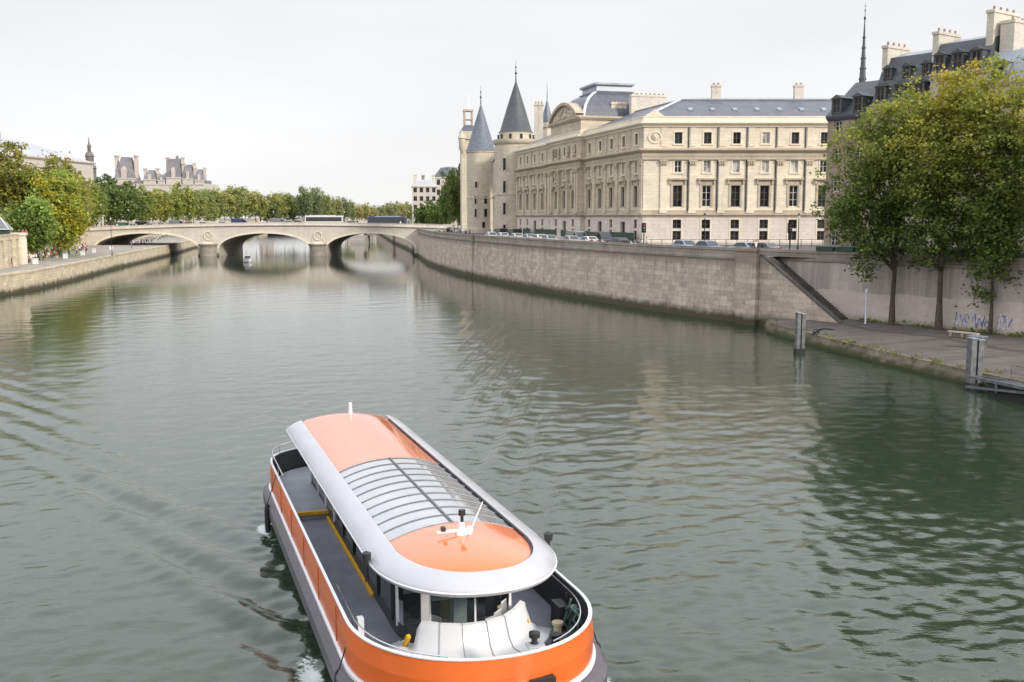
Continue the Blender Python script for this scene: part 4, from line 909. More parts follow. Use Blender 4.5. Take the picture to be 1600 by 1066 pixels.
def city_hall():
    D = 722.0; X = lambda px: (px-800)/1600*D; Zp = lambda py: 12-(py-339)*D/1600
    root = empty('city_hall', (X(255),D,LG), 0, 'distant ornate city hall with steep slate pavilion roofs and chimneys', 'building'); x0 = X(255); q = lambda v: v-LG
    MT['far_roof2'] = plain('hazed_slate', (.20,.19,.21), .7, 0, .2, .2, obj=False)  # slate lightened, distance haze painted into it
    MT['far_chim'] = plain('hazed_pink_stone', (.52,.46,.42), .8, 0, .12, .2, obj=False)  # stone colour with distance haze mixed in
    mb = MB(); fr = ((X(180)-x0,0),(1,0),(0,-1)); L = X(327)-X(180); 
    o = [(2+4.1*i,4+4.1*i,a,b) for i in range(15) for a,b in ((6,11),(14,19))]; facade(mb, fr, L, -2, q(Zp(288)), o, .8)
    mb.poly([fpt(fr,L,0,-2),fpt(fr,L,-30,-2),fpt(fr,L,-30,q(Zp(288))),fpt(fr,L,0,q(Zp(288)))]); mb.build('wall', MT['far_stone'], root, recalc=False)
    mb = MB(); mb.fbox(fr,0,L,-14,-1,q(Zp(288)),q(Zp(283))); mb.build('main_roof', MT['far_roof2'], root)
    def pav(p0, p1, yb, yt, k=.5, tall=0):
        a, b, zb, zt = X(p0)-x0, X(p1)-x0, q(Zp(yb)), q(Zp(yt)); w = b-a; e = w*(1-k)/2
        mb = MB(); mb.box(a,b,-.5,w,q(Zp(290)),zb); mb.box(a-.3,b+.3,-.9,w+.3,zb,zb+.7); p = mb.build('pavilion', MT['far_stone'], root)
        mb = MB(); zb += .7; mb.add([(a,-.5,zb),(b,-.5,zb),(b,w,zb),(a,w,zb),(a+e,e,zt),(b-e,e,zt),(b-e,w-e,zt),(a+e,w-e,zt)],[(0,1,5,4),(1,2,6,5),(2,3,7,6),(3,0,4,7),(4,5,6,7)]); mb.build('pavilion_roof', MT['far_roof2'], p)
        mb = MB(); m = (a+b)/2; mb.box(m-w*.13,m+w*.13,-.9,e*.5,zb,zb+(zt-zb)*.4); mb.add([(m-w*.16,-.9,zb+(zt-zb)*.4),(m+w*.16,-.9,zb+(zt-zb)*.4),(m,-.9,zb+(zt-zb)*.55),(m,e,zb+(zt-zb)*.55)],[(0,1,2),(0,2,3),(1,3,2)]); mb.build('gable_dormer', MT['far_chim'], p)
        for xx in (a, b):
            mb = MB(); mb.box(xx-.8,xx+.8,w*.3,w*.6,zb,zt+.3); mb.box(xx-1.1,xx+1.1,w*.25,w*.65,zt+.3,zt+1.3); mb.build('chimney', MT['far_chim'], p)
    pav(186,216,281,247,.42); pav(231,250,283,267,.4); pav(253,264,284,274,.5); pav(266,289,280,250,.7); pav(291,308,282,259,.45); pav(310,324,284,266,.4)
    mb = MB(); c = (X(276)-x0, 12); mb.lathe(c,[(2.6,q(Zp(280))),(2.6,q(Zp(262))),(3,q(Zp(261))),(2.2,q(Zp(253))),(1.2,q(Zp(250))),(1.2,q(Zp(246))),(.2,q(Zp(243)))],10); mb.build('campanile', MT['far_roof2'], root)
city_hall()
# faint far blocks behind the trees down-river
for k, (px, D, w, zt, lab) in enumerate(((580,1050,50,24,'pale far building between the trees down the river'),(418,700,7,27,'pink gable end showing through the left bank trees'),(20,420,60,27,'pale long roofline behind the theatre'),(640,1100,40,21,'faint low building at the end of the far trees'))):
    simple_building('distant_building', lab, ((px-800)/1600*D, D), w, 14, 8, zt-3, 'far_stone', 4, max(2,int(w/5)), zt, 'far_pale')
# ------------------------------------------------------------------ trees
GREEN_D, GREEN_M, GREEN_Y, YEL, RUST = np.array((.075,.115,.032)), np.array((.185,.25,.06)), np.array((.37,.39,.075)), np.array((.60,.44,.07)), np.array((.32,.21,.055))
def leaves(name, centers, ccol, per, spread, size, parent, rs, flat=.75):
    n = len(centers)*per
    off = rs.normal(0, 1, (n,3))*np.repeat(spread*(0.6+.8*rs.random(len(centers))), per)[:,None]; off[:,2] *= flat
    P = np.repeat(centers, per, 0)+off
    nr = rs.normal(0,1,(n,3)); nr[:,2] = np.abs(nr[:,2])+.35; nr /= np.linalg.norm(nr,axis=1)[:,None]
    t = np.cross(nr, rs.normal(0,1,(n,3))); t /= np.linalg.norm(t,axis=1)[:,None]; b = np.cross(nr,t)
    s = (size*(.55+.9*rs.random(n)))[:,None]
    V = np.stack([P-t*s*.62, P-b*s*.42+nr*s*.08, P+t*s*.62, P+b*s*.42+nr*s*.08],1).reshape(-1,3)
    C = np.repeat(ccol, per, 0)*(.8+.4*rs.random((n,1)))
    C = np.repeat(C, 4, 0); C = np.concatenate([C, np.ones((len(C),1))],1)
    me = bpy.data.meshes.new(name); me.vertices.add(n*4); me.vertices.foreach_set('co', V.astype(np.float32).ravel())
    me.loops.add(n*4); me.loops.foreach_set('vertex_index', np.arange(n*4,dtype=np.int32)); me.polygons.add(n); me.polygons.foreach_set('loop_start', np.arange(0,n*4,4,dtype=np.int32))
    at = me.attributes.new('leafcol','FLOAT_COLOR','POINT'); at.data.foreach_set('color', C.astype(np.float32).ravel())
    me.update(); me.validate(); me.materials.append(MT['leaf']); return link(name, me, parent)

def crown_points(blobs, n, rs, shell=2.4):
    vol = np.array([b[3]*b[4]*b[5] for b in blobs]); pick = rs.choice(len(blobs), n, p=vol/vol.sum()); out = np.zeros((n,3))
    d = rs.normal(0,1,(n,3)); d /= np.linalg.norm(d,axis=1)[:,None]; r = rs.random(n)**(1/shell)
    lump = 1+.20*np.sin(d[:,0]*5+pick)+.17*np.sin(d[:,1]*6+d[:,2]*5+2*pick)
    for i,b in enumerate(blobs):
        k = pick == i; out[k] = np.array(b[:3])+d[k]*(r[k]*lump[k])[:,None]*np.array(b[3:6])
    return out

def make_tree(label, loc, blobs, nclus, per, spread, size, trunk, colf, seed, name='broadleaf_tree', bark='bark', limbs=9, trunk_top=None, group=None, bend=.3):
    rs = np.random.default_rng(seed); root = empty(name, loc, 0, label, 'tree', group)
    C = crown_points(blobs, nclus, rs)
    if bark == 'bark':                                       # open gaps between the boughs
        g_ = np.sin(C[:,0]*1.15+seed)*np.sin(C[:,2]*.95+seed*.7)*np.sin(C[:,1]*1.05+1); C = C[g_ > -.34]
    zc = np.clip((C[:,2]-C[:,2].min())/(np.ptp(C[:,2])+1e-6),0,1)
    out = np.linalg.norm(C[:,:2]-C[:,:2].mean(0),axis=1); out = out/(out.max()+1e-6)
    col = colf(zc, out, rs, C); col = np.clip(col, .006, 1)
    mb = MB(); tt = trunk_top or C[:,2].min()+np.ptp(C[:,2])*.55
    k = 7; pts = [(bend*math.sin(i*1.3+seed)*i/k*.6, bend*math.cos(i*.9+seed)*i/k*.6, tt*i/(k-1)) for i in range(k)]
    rr = [trunk*(1.35 if i == 0 else 1-.72*i/(k-1)) for i in range(k)]; mb.tube(pts, rr, 9)
    idx = rs.choice(len(C), min(limbs,len(C)), replace=False)
    for j in idx:
        tgt = C[j]; f = np.clip((tgt[2]-.25*tt)/tt*.75+rs.uniform(-.1,.1), .35, .95); kk = f*(k-1); i0 = int(kk); a = Vector(pts[i0]).lerp(Vector(pts[min(i0+1,k-1)]), kk-i0)
        m = a.lerp(Vector(tgt), .5)+Vector((rs.uniform(-.4,.4),rs.uniform(-.4,.4),-abs(rs.normal(0,.06))*np.linalg.norm(np.array(a)-tgt)))
        mb.tube([a, a.lerp(m,.5)+Vector((0,0,.12)), m, m.lerp(Vector(tgt),.6), Vector(tgt)], [trunk*.42*(1.1-f)+.05, trunk*.3*(1.1-f)+.045, .05+trunk*.08, .035, .015], 5, cap=False)
    mb.build('trunk', MT[bark], root, recalc=False)
    leaves('crown', C, col, per, spread, size, root, rs); return root

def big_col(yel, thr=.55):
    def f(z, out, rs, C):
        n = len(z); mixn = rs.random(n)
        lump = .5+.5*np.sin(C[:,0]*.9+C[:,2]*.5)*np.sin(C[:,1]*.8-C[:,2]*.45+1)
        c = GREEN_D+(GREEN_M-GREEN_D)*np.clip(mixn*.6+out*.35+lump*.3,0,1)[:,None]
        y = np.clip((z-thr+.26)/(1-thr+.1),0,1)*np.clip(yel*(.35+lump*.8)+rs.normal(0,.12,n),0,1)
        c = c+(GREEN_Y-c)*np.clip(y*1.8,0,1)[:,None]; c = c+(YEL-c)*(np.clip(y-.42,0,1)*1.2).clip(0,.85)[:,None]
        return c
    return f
# three tall trees on the lower quay and a fourth whose crown reaches in from the side
T = [((38.2,101.4,1.35),[(-1.2,.5,15.5,5.0,4.4,6.8),(-3.2,-.2,10.5,3.8,3.4,4.4),(.8,.8,19,3.6,3.4,4.6),(-4.6,0,12.5,2.3,2.2,3.6),(-2.4,-.6,7.2,1.8,1.7,3.0),(.6,0,9.2,2.8,2.6,2.8)], .55,.62, 11, 'tree with drooping left side on the lower quay, first from the stairs', 380,.27),
     ((41.0,97.0,1.35),[(0,0,16.5,4.2,4.0,6.8),(.6,.4,20.5,3.0,3.0,3.9),(-1.5,.3,12,3.4,3.2,4.2),(1.2,-.3,9.2,2.8,2.6,3.4),(-1.2,0,8.8,2.4,2.2,2.6)], .95,.45, 22, 'tall yellow topped tree on the lower quay with the thickest dark trunk', 380,.30),
     ((44.2,93.4,1.35),[(.2,0,16,4.2,4.0,6.6),(-.6,.2,20.5,2.9,2.8,3.6),(.5,.2,10.5,3.6,3.3,4.0),(0,0,6.3,2.5,2.3,2.4),(.3,0,8.4,3.0,2.8,2.6)], .7,.5, 33, 'tree growing in front of the painted scrawl on the quay wall', 380,.17),
     ((48.4,87.8,1.35),[(-.5,0,15,4.2,4.2,6.5),(.3,0,20,3.2,3.2,4),(0,0,9,3.2,3.2,3.4)], .5,.55, 44, 'tree whose crown leans in at the right edge of the picture', 300,.4)]
for loc, bl, ye, th, sd, lab, nc, tr in T:
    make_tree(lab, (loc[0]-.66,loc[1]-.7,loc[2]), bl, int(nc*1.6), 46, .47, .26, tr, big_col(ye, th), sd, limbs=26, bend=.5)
# left bank trees by the theatre
def warm(base, hi, rust=0.0):
    def f(z, out, rs, C):
        n = len(z); l = np.clip(.5+.35*np.sin(C[:,0]*.8+C[:,2]*.6)+rs.normal(0,.2,n),0,1); c = base+(hi-base)*l[:,None]
        r = np.clip(rs.random(n)*rust*(.3+z),0,.85); return c+(RUST-c)*r[:,None]
    return f
LT = [((-112,225,LG),[(0,0,12.0,9,7,8),(-6,0,10,6.5,6,7),(5.5,1,9,5.5,5,6)],GREEN_M*.75,GREEN_Y*1.0,.5,51,'big rust tinged tree beneath the theatre roof, tallest at the left edge',300),
      ((-99.0,224,LZ),[(0,0,10.6,5.6,4.8,7.2),(1.8,-.5,8.2,4.8,4,5.0)],GREEN_M*1.5,np.array((.52,.46,.05)),.05,52,'bright yellow green tree on the left riverside path',260),
      ((-96.2,207,LZ),[(0,0,7.2,3.9,3.1,4.8),(-1.0,0,5.4,3.3,2.6,2.9)],GREEN_M*.8,GREEN_M*1.8,.05,53,'small bushy dark green tree in front of the left embankment',170),
      ((-113.5,258,LG),[(0,0,10.6,6.9,6,6.8),(3.2,0,8,5,4,5.5)],GREEN_M,GREEN_Y*.9,.8,54,'orange brown tree behind the yellow green one on the left bank',220),
      ((-122,205,LG),[(0,0,12,7,6,7),(5,-3,8,5,5,5)],GREEN_M*.7,GREEN_M*1.4,.6,55,'dark brownish tree at the left border behind the kiosk',220),
      ((-106,238,LZ),[(0,0,12.5,7.5,6,8.5),(3,-1,9,6,5,6)],GREEN_M*.9,GREEN_Y*.9,.45,56,'olive green tree between the rusty and the bright ones on the left bank',240)]
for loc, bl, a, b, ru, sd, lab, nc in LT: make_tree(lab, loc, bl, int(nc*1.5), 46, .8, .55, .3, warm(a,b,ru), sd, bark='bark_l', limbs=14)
# rows of trees farther down both banks: four kinds, copied
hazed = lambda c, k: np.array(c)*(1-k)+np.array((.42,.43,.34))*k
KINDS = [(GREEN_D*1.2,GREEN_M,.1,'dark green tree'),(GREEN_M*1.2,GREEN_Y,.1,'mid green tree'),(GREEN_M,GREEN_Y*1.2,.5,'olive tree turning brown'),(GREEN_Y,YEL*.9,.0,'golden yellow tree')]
protos = {}
def far_tree(kind, hz_, x, y, z, sc, label, group, tall=1.0):
    key = (kind, hz_)
    if key not in protos:
        a, b, ru, _ = KINDS[kind]; sd = 60+kind*7+int(hz_*10)
        bl = [(0,0,11.0,5.8,5.4,7.0),(2.8,.5,8.2,4.2,4,5.4),(-3.0,0,8.6,4.3,3.8,5.6)]
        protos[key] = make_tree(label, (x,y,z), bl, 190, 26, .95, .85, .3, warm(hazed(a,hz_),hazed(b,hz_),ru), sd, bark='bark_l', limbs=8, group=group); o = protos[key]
    else: o = copy_tree(protos[key])
    o.location = (x,y,z); o.rotation_euler.z = random.uniform(0,6.28); k = sc*random.uniform(.93,1.07); o.scale = (k,k,k*tall); tag(o, label, 'tree', group)
    if not group and 'group' in o: del o['group']
    return o
def row(lst, hz_, D0, D1, label, group, z=8.0):
    n = len(lst)
    for i, (px, pytop, kind) in enumerate(lst):
        D = D0+(D1-D0)*i/max(1,n-1); x = (px-800)/1600*D; h = 12-(pytop-339)*D/1600-z; far_tree(kind, hz_, x, D, z, h/18.0, f'{KINDS[kind][3]} {label}', group)
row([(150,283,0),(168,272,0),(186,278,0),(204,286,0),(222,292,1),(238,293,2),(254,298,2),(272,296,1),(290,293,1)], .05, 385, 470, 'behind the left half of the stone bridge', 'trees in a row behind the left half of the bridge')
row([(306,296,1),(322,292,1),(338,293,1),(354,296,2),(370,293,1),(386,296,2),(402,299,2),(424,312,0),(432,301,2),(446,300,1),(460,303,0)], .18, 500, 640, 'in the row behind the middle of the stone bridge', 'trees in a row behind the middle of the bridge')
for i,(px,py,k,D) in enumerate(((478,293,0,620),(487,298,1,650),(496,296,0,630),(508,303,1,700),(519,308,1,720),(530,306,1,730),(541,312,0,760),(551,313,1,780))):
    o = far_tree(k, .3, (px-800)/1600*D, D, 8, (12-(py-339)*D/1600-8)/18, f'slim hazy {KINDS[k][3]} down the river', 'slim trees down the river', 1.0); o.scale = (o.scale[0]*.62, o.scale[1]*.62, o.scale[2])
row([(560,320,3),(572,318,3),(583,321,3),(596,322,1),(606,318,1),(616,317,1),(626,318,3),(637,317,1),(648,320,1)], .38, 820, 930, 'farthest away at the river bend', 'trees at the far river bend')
for i,(px,py,k,D,hz_) in enumerate(((710,258,0,340,.0),(701,274,0,350,.0),(716,264,0,334,.0))):
    o = far_tree(k, hz_, (px-800)/1600*D, D, GZ, (12-(py-339)*D/1600-GZ)/18, 'dark green tree left of the blue roofed tower', 'dark trees left of the blue roofed tower'); o.scale = (o.scale[0]*.42, o.scale[1]*.42, o.scale[2])
for i,(px,py,D) in enumerate(((682,312,372),(668,316,380),(692,318,360))): far_tree(0, .0, (px-800)/1600*D, D, GZ-1.5, (12-(py-339)*D/1600-GZ+1.5)/18, 'low dark tree before the tall pale apartment building', 'low trees before the apartment building')
for px, py, k, D, lab in ((122,276,2,300,'olive brown tree hiding the foot of the dark tiered tower'),(141,284,1,335,'mid green tree at the left abutment of the stone bridge'),(106,270,2,285,'brownish tree tucked behind the bright yellow green one')):
    far_tree(k, .0, (px-800)/1600*D, D, LG-.5, (12-(py-339)*D/1600-LG+.5)/18, lab, None)
# weeds along the foot of the retaining wall
rs = np.random.default_rng(5); C = []
for i in range(80):
    s = rs.uniform(14, 48); p = fpt(WF, s, .5+abs(rs.normal(0,.35)), 1.42+abs(rs.normal(0,.12))); C.append(p)
for i in range(55):
    k = rs.uniform(0,1)**.8*4; i0 = int(k); a = LQ[1+min(i0,3)]; b = LQ[2+min(i0,3)]; f = k-i0; C.append((a[0]+(b[0]-a[0])*f-.05+abs(rs.normal(0,.3)), a[1]+(b[1]-a[1])*f, 1.03+rs.normal(0,.12)))
C = np.array(C); col = GREEN_D*1.2+(GREEN_Y*.6-GREEN_D)*rs.random((len(C),1))
tag(leaves('weeds', C, col, 16, .22, .16, None, rs, .5), kind='stuff')
# ------------------------------------------------------------------ the sightseeing boat; local +x to the bow, +y sideways
def boat():
    ang = math.atan2(BA.y, BA.x)
    root = empty('river_boat', (BO.x, BO.y, 0), ang, 'orange glass roofed sightseeing boat coming down the river', 'boat')
    # local y axis = rot90ccw(BA) = (.945,.328) = BP
    org = NT('boat_orange'); n = org.ramp(org.noise(org.obj(), .7, 5), .3, .7)
    org.set(org.p.inputs['Base Color'], org.mix(n, c4(mul(ORANGE,.86)), c4(mul(ORANGE,1.05)))); org.set(org.p.inputs['Roughness'], org.math('ADD', .28, org.math('MULTIPLY', n, .22)))
    org.p.inputs['Coat Weight'].default_value = .25; org.p.inputs['Coat Roughness'].default_value = .2; OR = org.mat
    ro = NT('roof_orange'); n = ro.ramp(ro.noise(ro.obj(), .5, 5), .3, .7)
    ro.set(ro.p.inputs['Base Color'], ro.mix(n, c4((.74,.155,.03)), c4((.78,.175,.04)))); ro.set(ro.p.inputs['Roughness'], ro.math('ADD', .16, ro.math('MULTIPLY', n, .08))); ro.p.inputs['Coat Weight'].default_value = 1; ro.p.inputs['Coat Roughness'].default_value = .06; ro.p.inputs['Coat IOR'].default_value = 1.45
    RO = ro.mat
    silver = plain('silver_paint', (.46,.46,.485), .42, .15, .05, .8, coat=.3); deckm = plain('deck_paint', (.19,.20,.23), .6, 0, .18, 1.2, .1)
    deckl = plain('pale_deck', (.30,.31,.34), .6, 0, .15, 1.2); belt = plain('grey_belt', (.11,.105,.12), .5, .1, .15, 2); dark = plain('black_hull', (.022,.022,.024), .5, 0, .3, 1)
    white = plain('boat_white', (.72,.73,.75), .35, 0, .04, 1, coat=.3); yel = plain('safety_yellow', (.72,.40,.02), .6, 0, .12, 3); inner = plain('bulwark_inside', (.035,.038,.042), .6, 0, .2, 2)
    cab = plain('cabin_dark', (.05,.05,.055), .6, 0, .2, 2); chrome = plain('polished_rail', (.62,.62,.63), .22, .9, .05, 3); tan = plain('tan_seat', (.55,.46,.29), .7, 0, .1, 3)
    rope_m = plain('green_rope', (.08,.13,.115), .8, 0, .25, 6); gls = glassy('cabin_glass', (.55,.60,.60), .03, .88)
    plate = plain('joint_orange', (.42,.085,.014), .7)  # darker orange of the plate joints
    N = 96
    def outline(w, ub, us, lb=3.3, ls=3.0, eb=2.15, es=2.6):
        """closed plan curve, starting at the stern centre"""
        pts = []
        def half(u):
            if u > ub-lb: return w*max(0,1-((u-(ub-lb))/lb)**eb)**(1/eb)
            if u < us+ls: return w*max(0,1-(((us+ls)-u)/ls)**es)**(1/es)
            return w
        us_ = [us+ls*(1-math.cos(t*math.pi/2))for t in np.linspace(0,1,14)]
        us_ = [us + ls*(1-math.cos(t)) for t in np.linspace(0,math.pi/2,14)]+list(np.linspace(us+ls,ub-lb,22))[1:-1]+[ub-lb+lb*math.sin(t) for t in np.linspace(0,math.pi/2,16)]
        R_ = [(u,half(u)) for u in us_]; L_ = [(u,-half(u)) for u in reversed(us_[1:-1])]
        return R_+L_
    def loft(layers, name, m, par=root, ms=None, sm=True):
        mb = MB(); rings = [[(u,r,z) for u,r in outline(*a)] for a,z in layers]
        for k,(A,B) in enumerate(zip(rings[:-1],rings[1:])):
            n = len(A); mb.add(A+B, [(j,(j+1)%n,n+(j+1)%n,n+j) for j in range(n)], ms[k] if ms else 0, sm)
        return mb.build(name, m, par)
    gw, gb, gs = 3.06, 11.42, -11.4
    O = lambda w, b=0.0: (gw+w, gb+b, gs-b)
    def solid(loops, name, m, par=root): return loft(loops, name, m, par)
    # hull: dark bottom, grey belt, orange topsides, white cap rail, dark inside
    loft([(O(-.5,-.6),-.7),(O(-.1,-.1),-.1),(O(.05,.05),.35),(O(.10,.1),.45)], 'hull_bottom', dark)
    loft([(O(.05,.05),.40),(O(.20,.22),.45),(O(.30,.42),.62),(O(.30,.42),1.0),(O(.20,.28),1.14),(O(.0,.0),1.16)], 'rubbing_belt', belt)
    loft([(O(.02,.02),1.15),(O(.10,.1),1.17),(O(.10,.1),1.25),(O(.02,.02),1.27)], 'white_stripe', white)
    loft([(O(-.02,-.02),1.22),(O(.04,.04),1.30),(O(.05,.05),1.8),(O(.0,.0),2.24),(O(-.02,-.02),2.27)], 'orange_topside', OR)
    loft([(O(-.01,-.01),2.26),(O(.02,.02),2.27),(O(.02,.02),2.30),(O(-.055,-.055),2.305),(O(-.055,-.055),2.26)], 'cap_rail', white)
    loft([(O(-.05,-.05),2.28),(O(-.10,-.10),1.2)], 'bulwark_inside', inner)
    mb = MB(); mb.poly([(u,r,1.22) for u,r in outline(*O(-.1,-.1))]); mb.build('deck', deckm, root)
    mb = MB()                                              # raised after deck with yellow nosing
    ol = [(u,r) for u,r in outline(gw-.2,gb-.2,gs+.2)]
    aft = [(u,r) for u,r in ol if u < -4.1]; aft = sorted([p for p in aft if p[1] >= 0], key=lambda p:-p[0])+sorted([p for p in aft if p[1] < 0], key=lambda p:p[0])
    aft = [(-4.1,gw-.2)]+aft+[(-4.1,-gw+.2)]
    mb.poly([(u,r,1.48) for u,r in aft]); mb.poly([(-4.1,gw-.2,1.2),(-4.1,gw-.2,1.48),(-4.1,-gw+.2,1.48),(-4.1,-gw+.2,1.2)]); mb.build('after_deck', deckl, root)
    for sg in (-1,1):
        mb = MB(); mb.box(-4.13,-4.03,min(sg*1.5,sg*2.82),max(sg*1.5,sg*2.82),1.40,1.515); mb.build('step_edge', yel, root)
        mb = MB(); mb.box(-4.0,4.1,sg*1.60-.04,sg*1.60+.04,1.225,1.32); mb.build('yellow_kerb', yel, root)
    # plate joints and scuffs on the topsides
    for sg in (-1,1):
        for u in (-8.0,-5.0,-2.0,1.0,4.0,7.0):
            mb = MB(); mb.box(u-.012,u+.012,min(sg*3.10,sg*3.122),max(sg*3.10,sg*3.122),1.3,2.22); mb.build('plate_joint', plate, root)
    # cabin: glazed sides, curved front
    ci = 8.9; cw = 1.55; fl = 2.3
    def cabline(w, uf, f, k): return [(uf-f+f*math.sin(t), w*math.cos(t)) for t in np.linspace(0,math.pi,k)]
    side0 = -8.4
    front = cabline(cw, ci, fl, 19)
    ring = [(side0,cw)]+front+[(side0,-cw)]
    def wallstrip(z0, z1, name, m, off=0.0, par=root, pts=ring, closed=True):
        mb = MB(); seq = pts+[pts[0]] if closed else pts
        for a, b in zip(seq[:-1], seq[1:]): mb.poly([(a[0],a[1],z0),(b[0],b[1],z0),(b[0],b[1],z1),(a[0],a[1],z1)])
        return mb.build(name, m, par)
    wallstrip(1.22, 1.62, 'cabin_base', cab)
    wallstrip(1.62, 3.50, 'cabin_glass', gls)
    pos_ = [front[i] for i in (1,4,9,13,17)]
    for (u,r) in pos_: mb = MB(); mb.bar((u+.02,r*1.01,1.5),(u-.05,r*1.0,3.45),.045); mb.build('front_mullion', white, root)
    for sg in (-1,1):
        for k in range(9):
            u = side0+.2+k*1.85; mb = MB(); mb.box(u-.05,u+.05,sg*cw-.05,sg*cw+.05,1.5,3.45); mb.build('side_mullion', dark if k > 3 else white, root)
    mb = MB(); mb.box(side0+.1,ci-2.3,-cw+.05,cw-.05,1.3,1.34); mb.build('cabin_floor', deckm, root)
    # seats and the wheelhouse desk inside
    for k in range(7):
        for sg in (-1,1):
            u = -7.2+k*1.6; mb = MB(); mb.box(u,u+.45,sg*.85-.5,sg*.85+.5,1.34,1.78); mb.box(u-.08,u+.05,sg*.85-.5,sg*.85+.5,1.78,2.3); mb.build('passenger_seat', tan if k == 6 else cab, root)
    mb = MB(); mb.box(7.0,7.65,-.75,.85,2.28,2.36); mb.box(7.1,7.5,-.15,.2,1.34,2.28); mb.box(6.0,6.45,-1.3,-.55,2.1,2.2); mb.build('steering_desk', white, root)
    mb = MB(); mb.box(6.3,6.75,-.2,.3,1.34,1.95); mb.box(6.2,6.32,-.2,.3,1.95,2.65); mb.build('helm_seat', tan, root)
    mb = MB(); mb.tube([(6.95+.02*math.sin(t),.1+.24*math.cos(t),2.62+.24*math.sin(t)) for t in np.linspace(0,2*math.pi,19)], .025, 6, cap=False); mb.build('steering_wheel', dark, root)
    mb = MB(); mb.box(5.4,5.5,-1.5,1.5,1.34,3.4); mb.build('bulkhead', cab, root)
    # white moulded cowl in front of the wheelhouse
    mb = MB(); P_ = []
    for t in [rad(d_) for d_ in (-62,-54,-46,-43,-40,-26,-10,8,24,36,44,50,54,62)]:
        c, s = math.cos(t), math.sin(t); a = abs(t)/rad(62); ear = max(0,min(1,(a-.45)/.3)) if t > 0 else 0
        fall = max(0,(a-.84)/.16) if t > 0 else max(0,min(1,(a-.66)/.10))
        top = 2.16-.05*(1-a)+ear*.07; top = top+(1.42-top)*(fall*fall*(3-2*fall)); q_ = (top-1.40)
        rr = [(1.90,.0,1.40+q_*.5),(1.96,.03,top-.05),(2.02,.07,top),(2.12,.15,top-.03),(2.17,.22,1.40+q_*.72),(2.27,.36,1.40+q_*.3),(2.40,.55,1.40+q_*.04),(2.80,.98,1.36),(2.84,1.0,1.22)]
        P_.append([(6.75+(ci-6.75-.05)*c*1.0+e*c*.95, r*s*.93, z) for r,e,z in rr])
    mb.grid(P_); cow = mb.build('front_cowl', white, root, recalc=True)
    sol = cow.modifiers.new('thick','SOLIDIFY'); sol.thickness = .04
    for t in (5,6,7,8):
        mb = MB(); row_ = P_[t]; mb.tube([Vector(p)+Vector((.012,0,.012)) for p in row_[2:8]], .012, 5)
        mb.build('cowl_seam', silver, cow)
    for sg in (-1,1):
        mb = MB(); mb.bar((8.0,sg*1.62,1.25),(8.35,sg*1.55,1.75),.10); mb.build('yellow_post', yel, root)
    # roof: silver ring, orange and glass crown
    roof = empty('roof', (0,0,0)); roof.parent = root
    def Ro(u):
        if u > 7.35: return 2.35*max(0,1-((u-7.35)/3.15)**2.25)**(1/2.25)
        return 2.35
    def Ri(u):
        if u > 7.5: return 1.74*max(0,1-((u-7.5)/2.52)**2.25)**(1/2.25)
        return 1.74
    uo = list(np.linspace(-9.4,7.35,30))+[7.35+3.15*math.sin(t) for t in np.linspace(0,math.pi/2,22)][1:]
    outer = [(u,Ro(u)) for u in uo]+[(u,-Ro(u)) for u in reversed(uo[:-1])]
    ui = [(-9.4+(7.5+9.4)*(u+9.4)/(7.35+9.4)) if u <= 7.35 else 7.5+2.52*(u-7.35)/3.15 for u in uo]
    inn = [(u,Ri(u)) for u in ui]+[(u,-Ri(u)) for u in reversed(ui[:-1])]
    prof = lambda f: [(0.05,3.36),(0.0,3.40),(0.0,3.48),(.03,3.52),(.5,3.70),(.95,3.80),(1.0,3.80),(1.0,3.70)]
    G = []
    for (a,b) in zip(outer,inn): G.append([(a[0]+(b[0]-a[0])*f, a[1]+(b[1]-a[1])*f, z) for f,z in prof(0)])
    mb = MB(); mb.grid(G); mb.grid([[g[0],(g[-1][0],g[-1][1],3.38)] for g in G]); mb.build('silver_roof_band', silver, roof, weld=True)
    mb = MB(); mb.tube([(a[0],a[1],3.45) for a in outer], .03, 6); mb.build('band_edge', white, roof)
    mb = MB(); mb.poly([(a[0],a[1]*.995,3.50) for a in inn]); mb.build('cabin_ceiling', cab, roof)
    def ztop(u, s):
        e = 1.0
        if u > 7.5: e = max(0,1-((u-7.5)/2.52)**2.2)**.5
        if u < -8.2: e = max(0,1-((-8.2-u)/2.1)**2.4)**.6
        return 3.72+.34*(1-abs(s)**2.1)*e
    def rw(u):
        if u < -9.0: return 1.69*max(0.0,1-((-9.0-u)/1.3)**3)**(1/3)
        return (Ri(u)-.05)
    def crown(u0, u1, n, name, m, lift=0.0):
        mb = MB(); us_ = np.linspace(u0,u1,n); g = []
        for u in us_: g.append([(u-.55*(1-abs(s)**1.5)*0, s*rw(u), ztop(u,s)+lift) for s in np.linspace(-1,1,21)])
        mb.grid(g); return mb.build(name, m, roof)
    crown(-10.28,-.72,26,'rear_roof_panel',RO); crown(6.92,9.98,24,'front_roof_panel',RO)
    sk = NT('skylight_glass'); n = sk.ramp(sk.noise(sk.obj(), .9, 4), .3, .7)
    sk.set(sk.p.inputs['Base Color'], sk.mix(n, c4((.26,.275,.29)), c4((.34,.35,.36)))); sk.p.inputs['Roughness'].default_value = .09; sk.p.inputs['Coat Weight'].default_value = 1; sk.p.inputs['Coat IOR'].default_value = 1.9; sk.p.inputs['Coat Roughness'].default_value = .03
    SKM = sk.mat
    crown(-.70,6.90,26,'skylight',SKM,-.015)
    rib = plain('skylight_rib', (.17,.175,.19), .4, .3, .1, 2)
    for i in range(11):
        u = -.70+7.6*i/10; mb = MB(); mb.tube([(u,s*rw(u)*.995,ztop(u,s)+.0) for s in np.linspace(-1,1,19)], .017, 6); mb.build('skylight_rib', rib, roof)
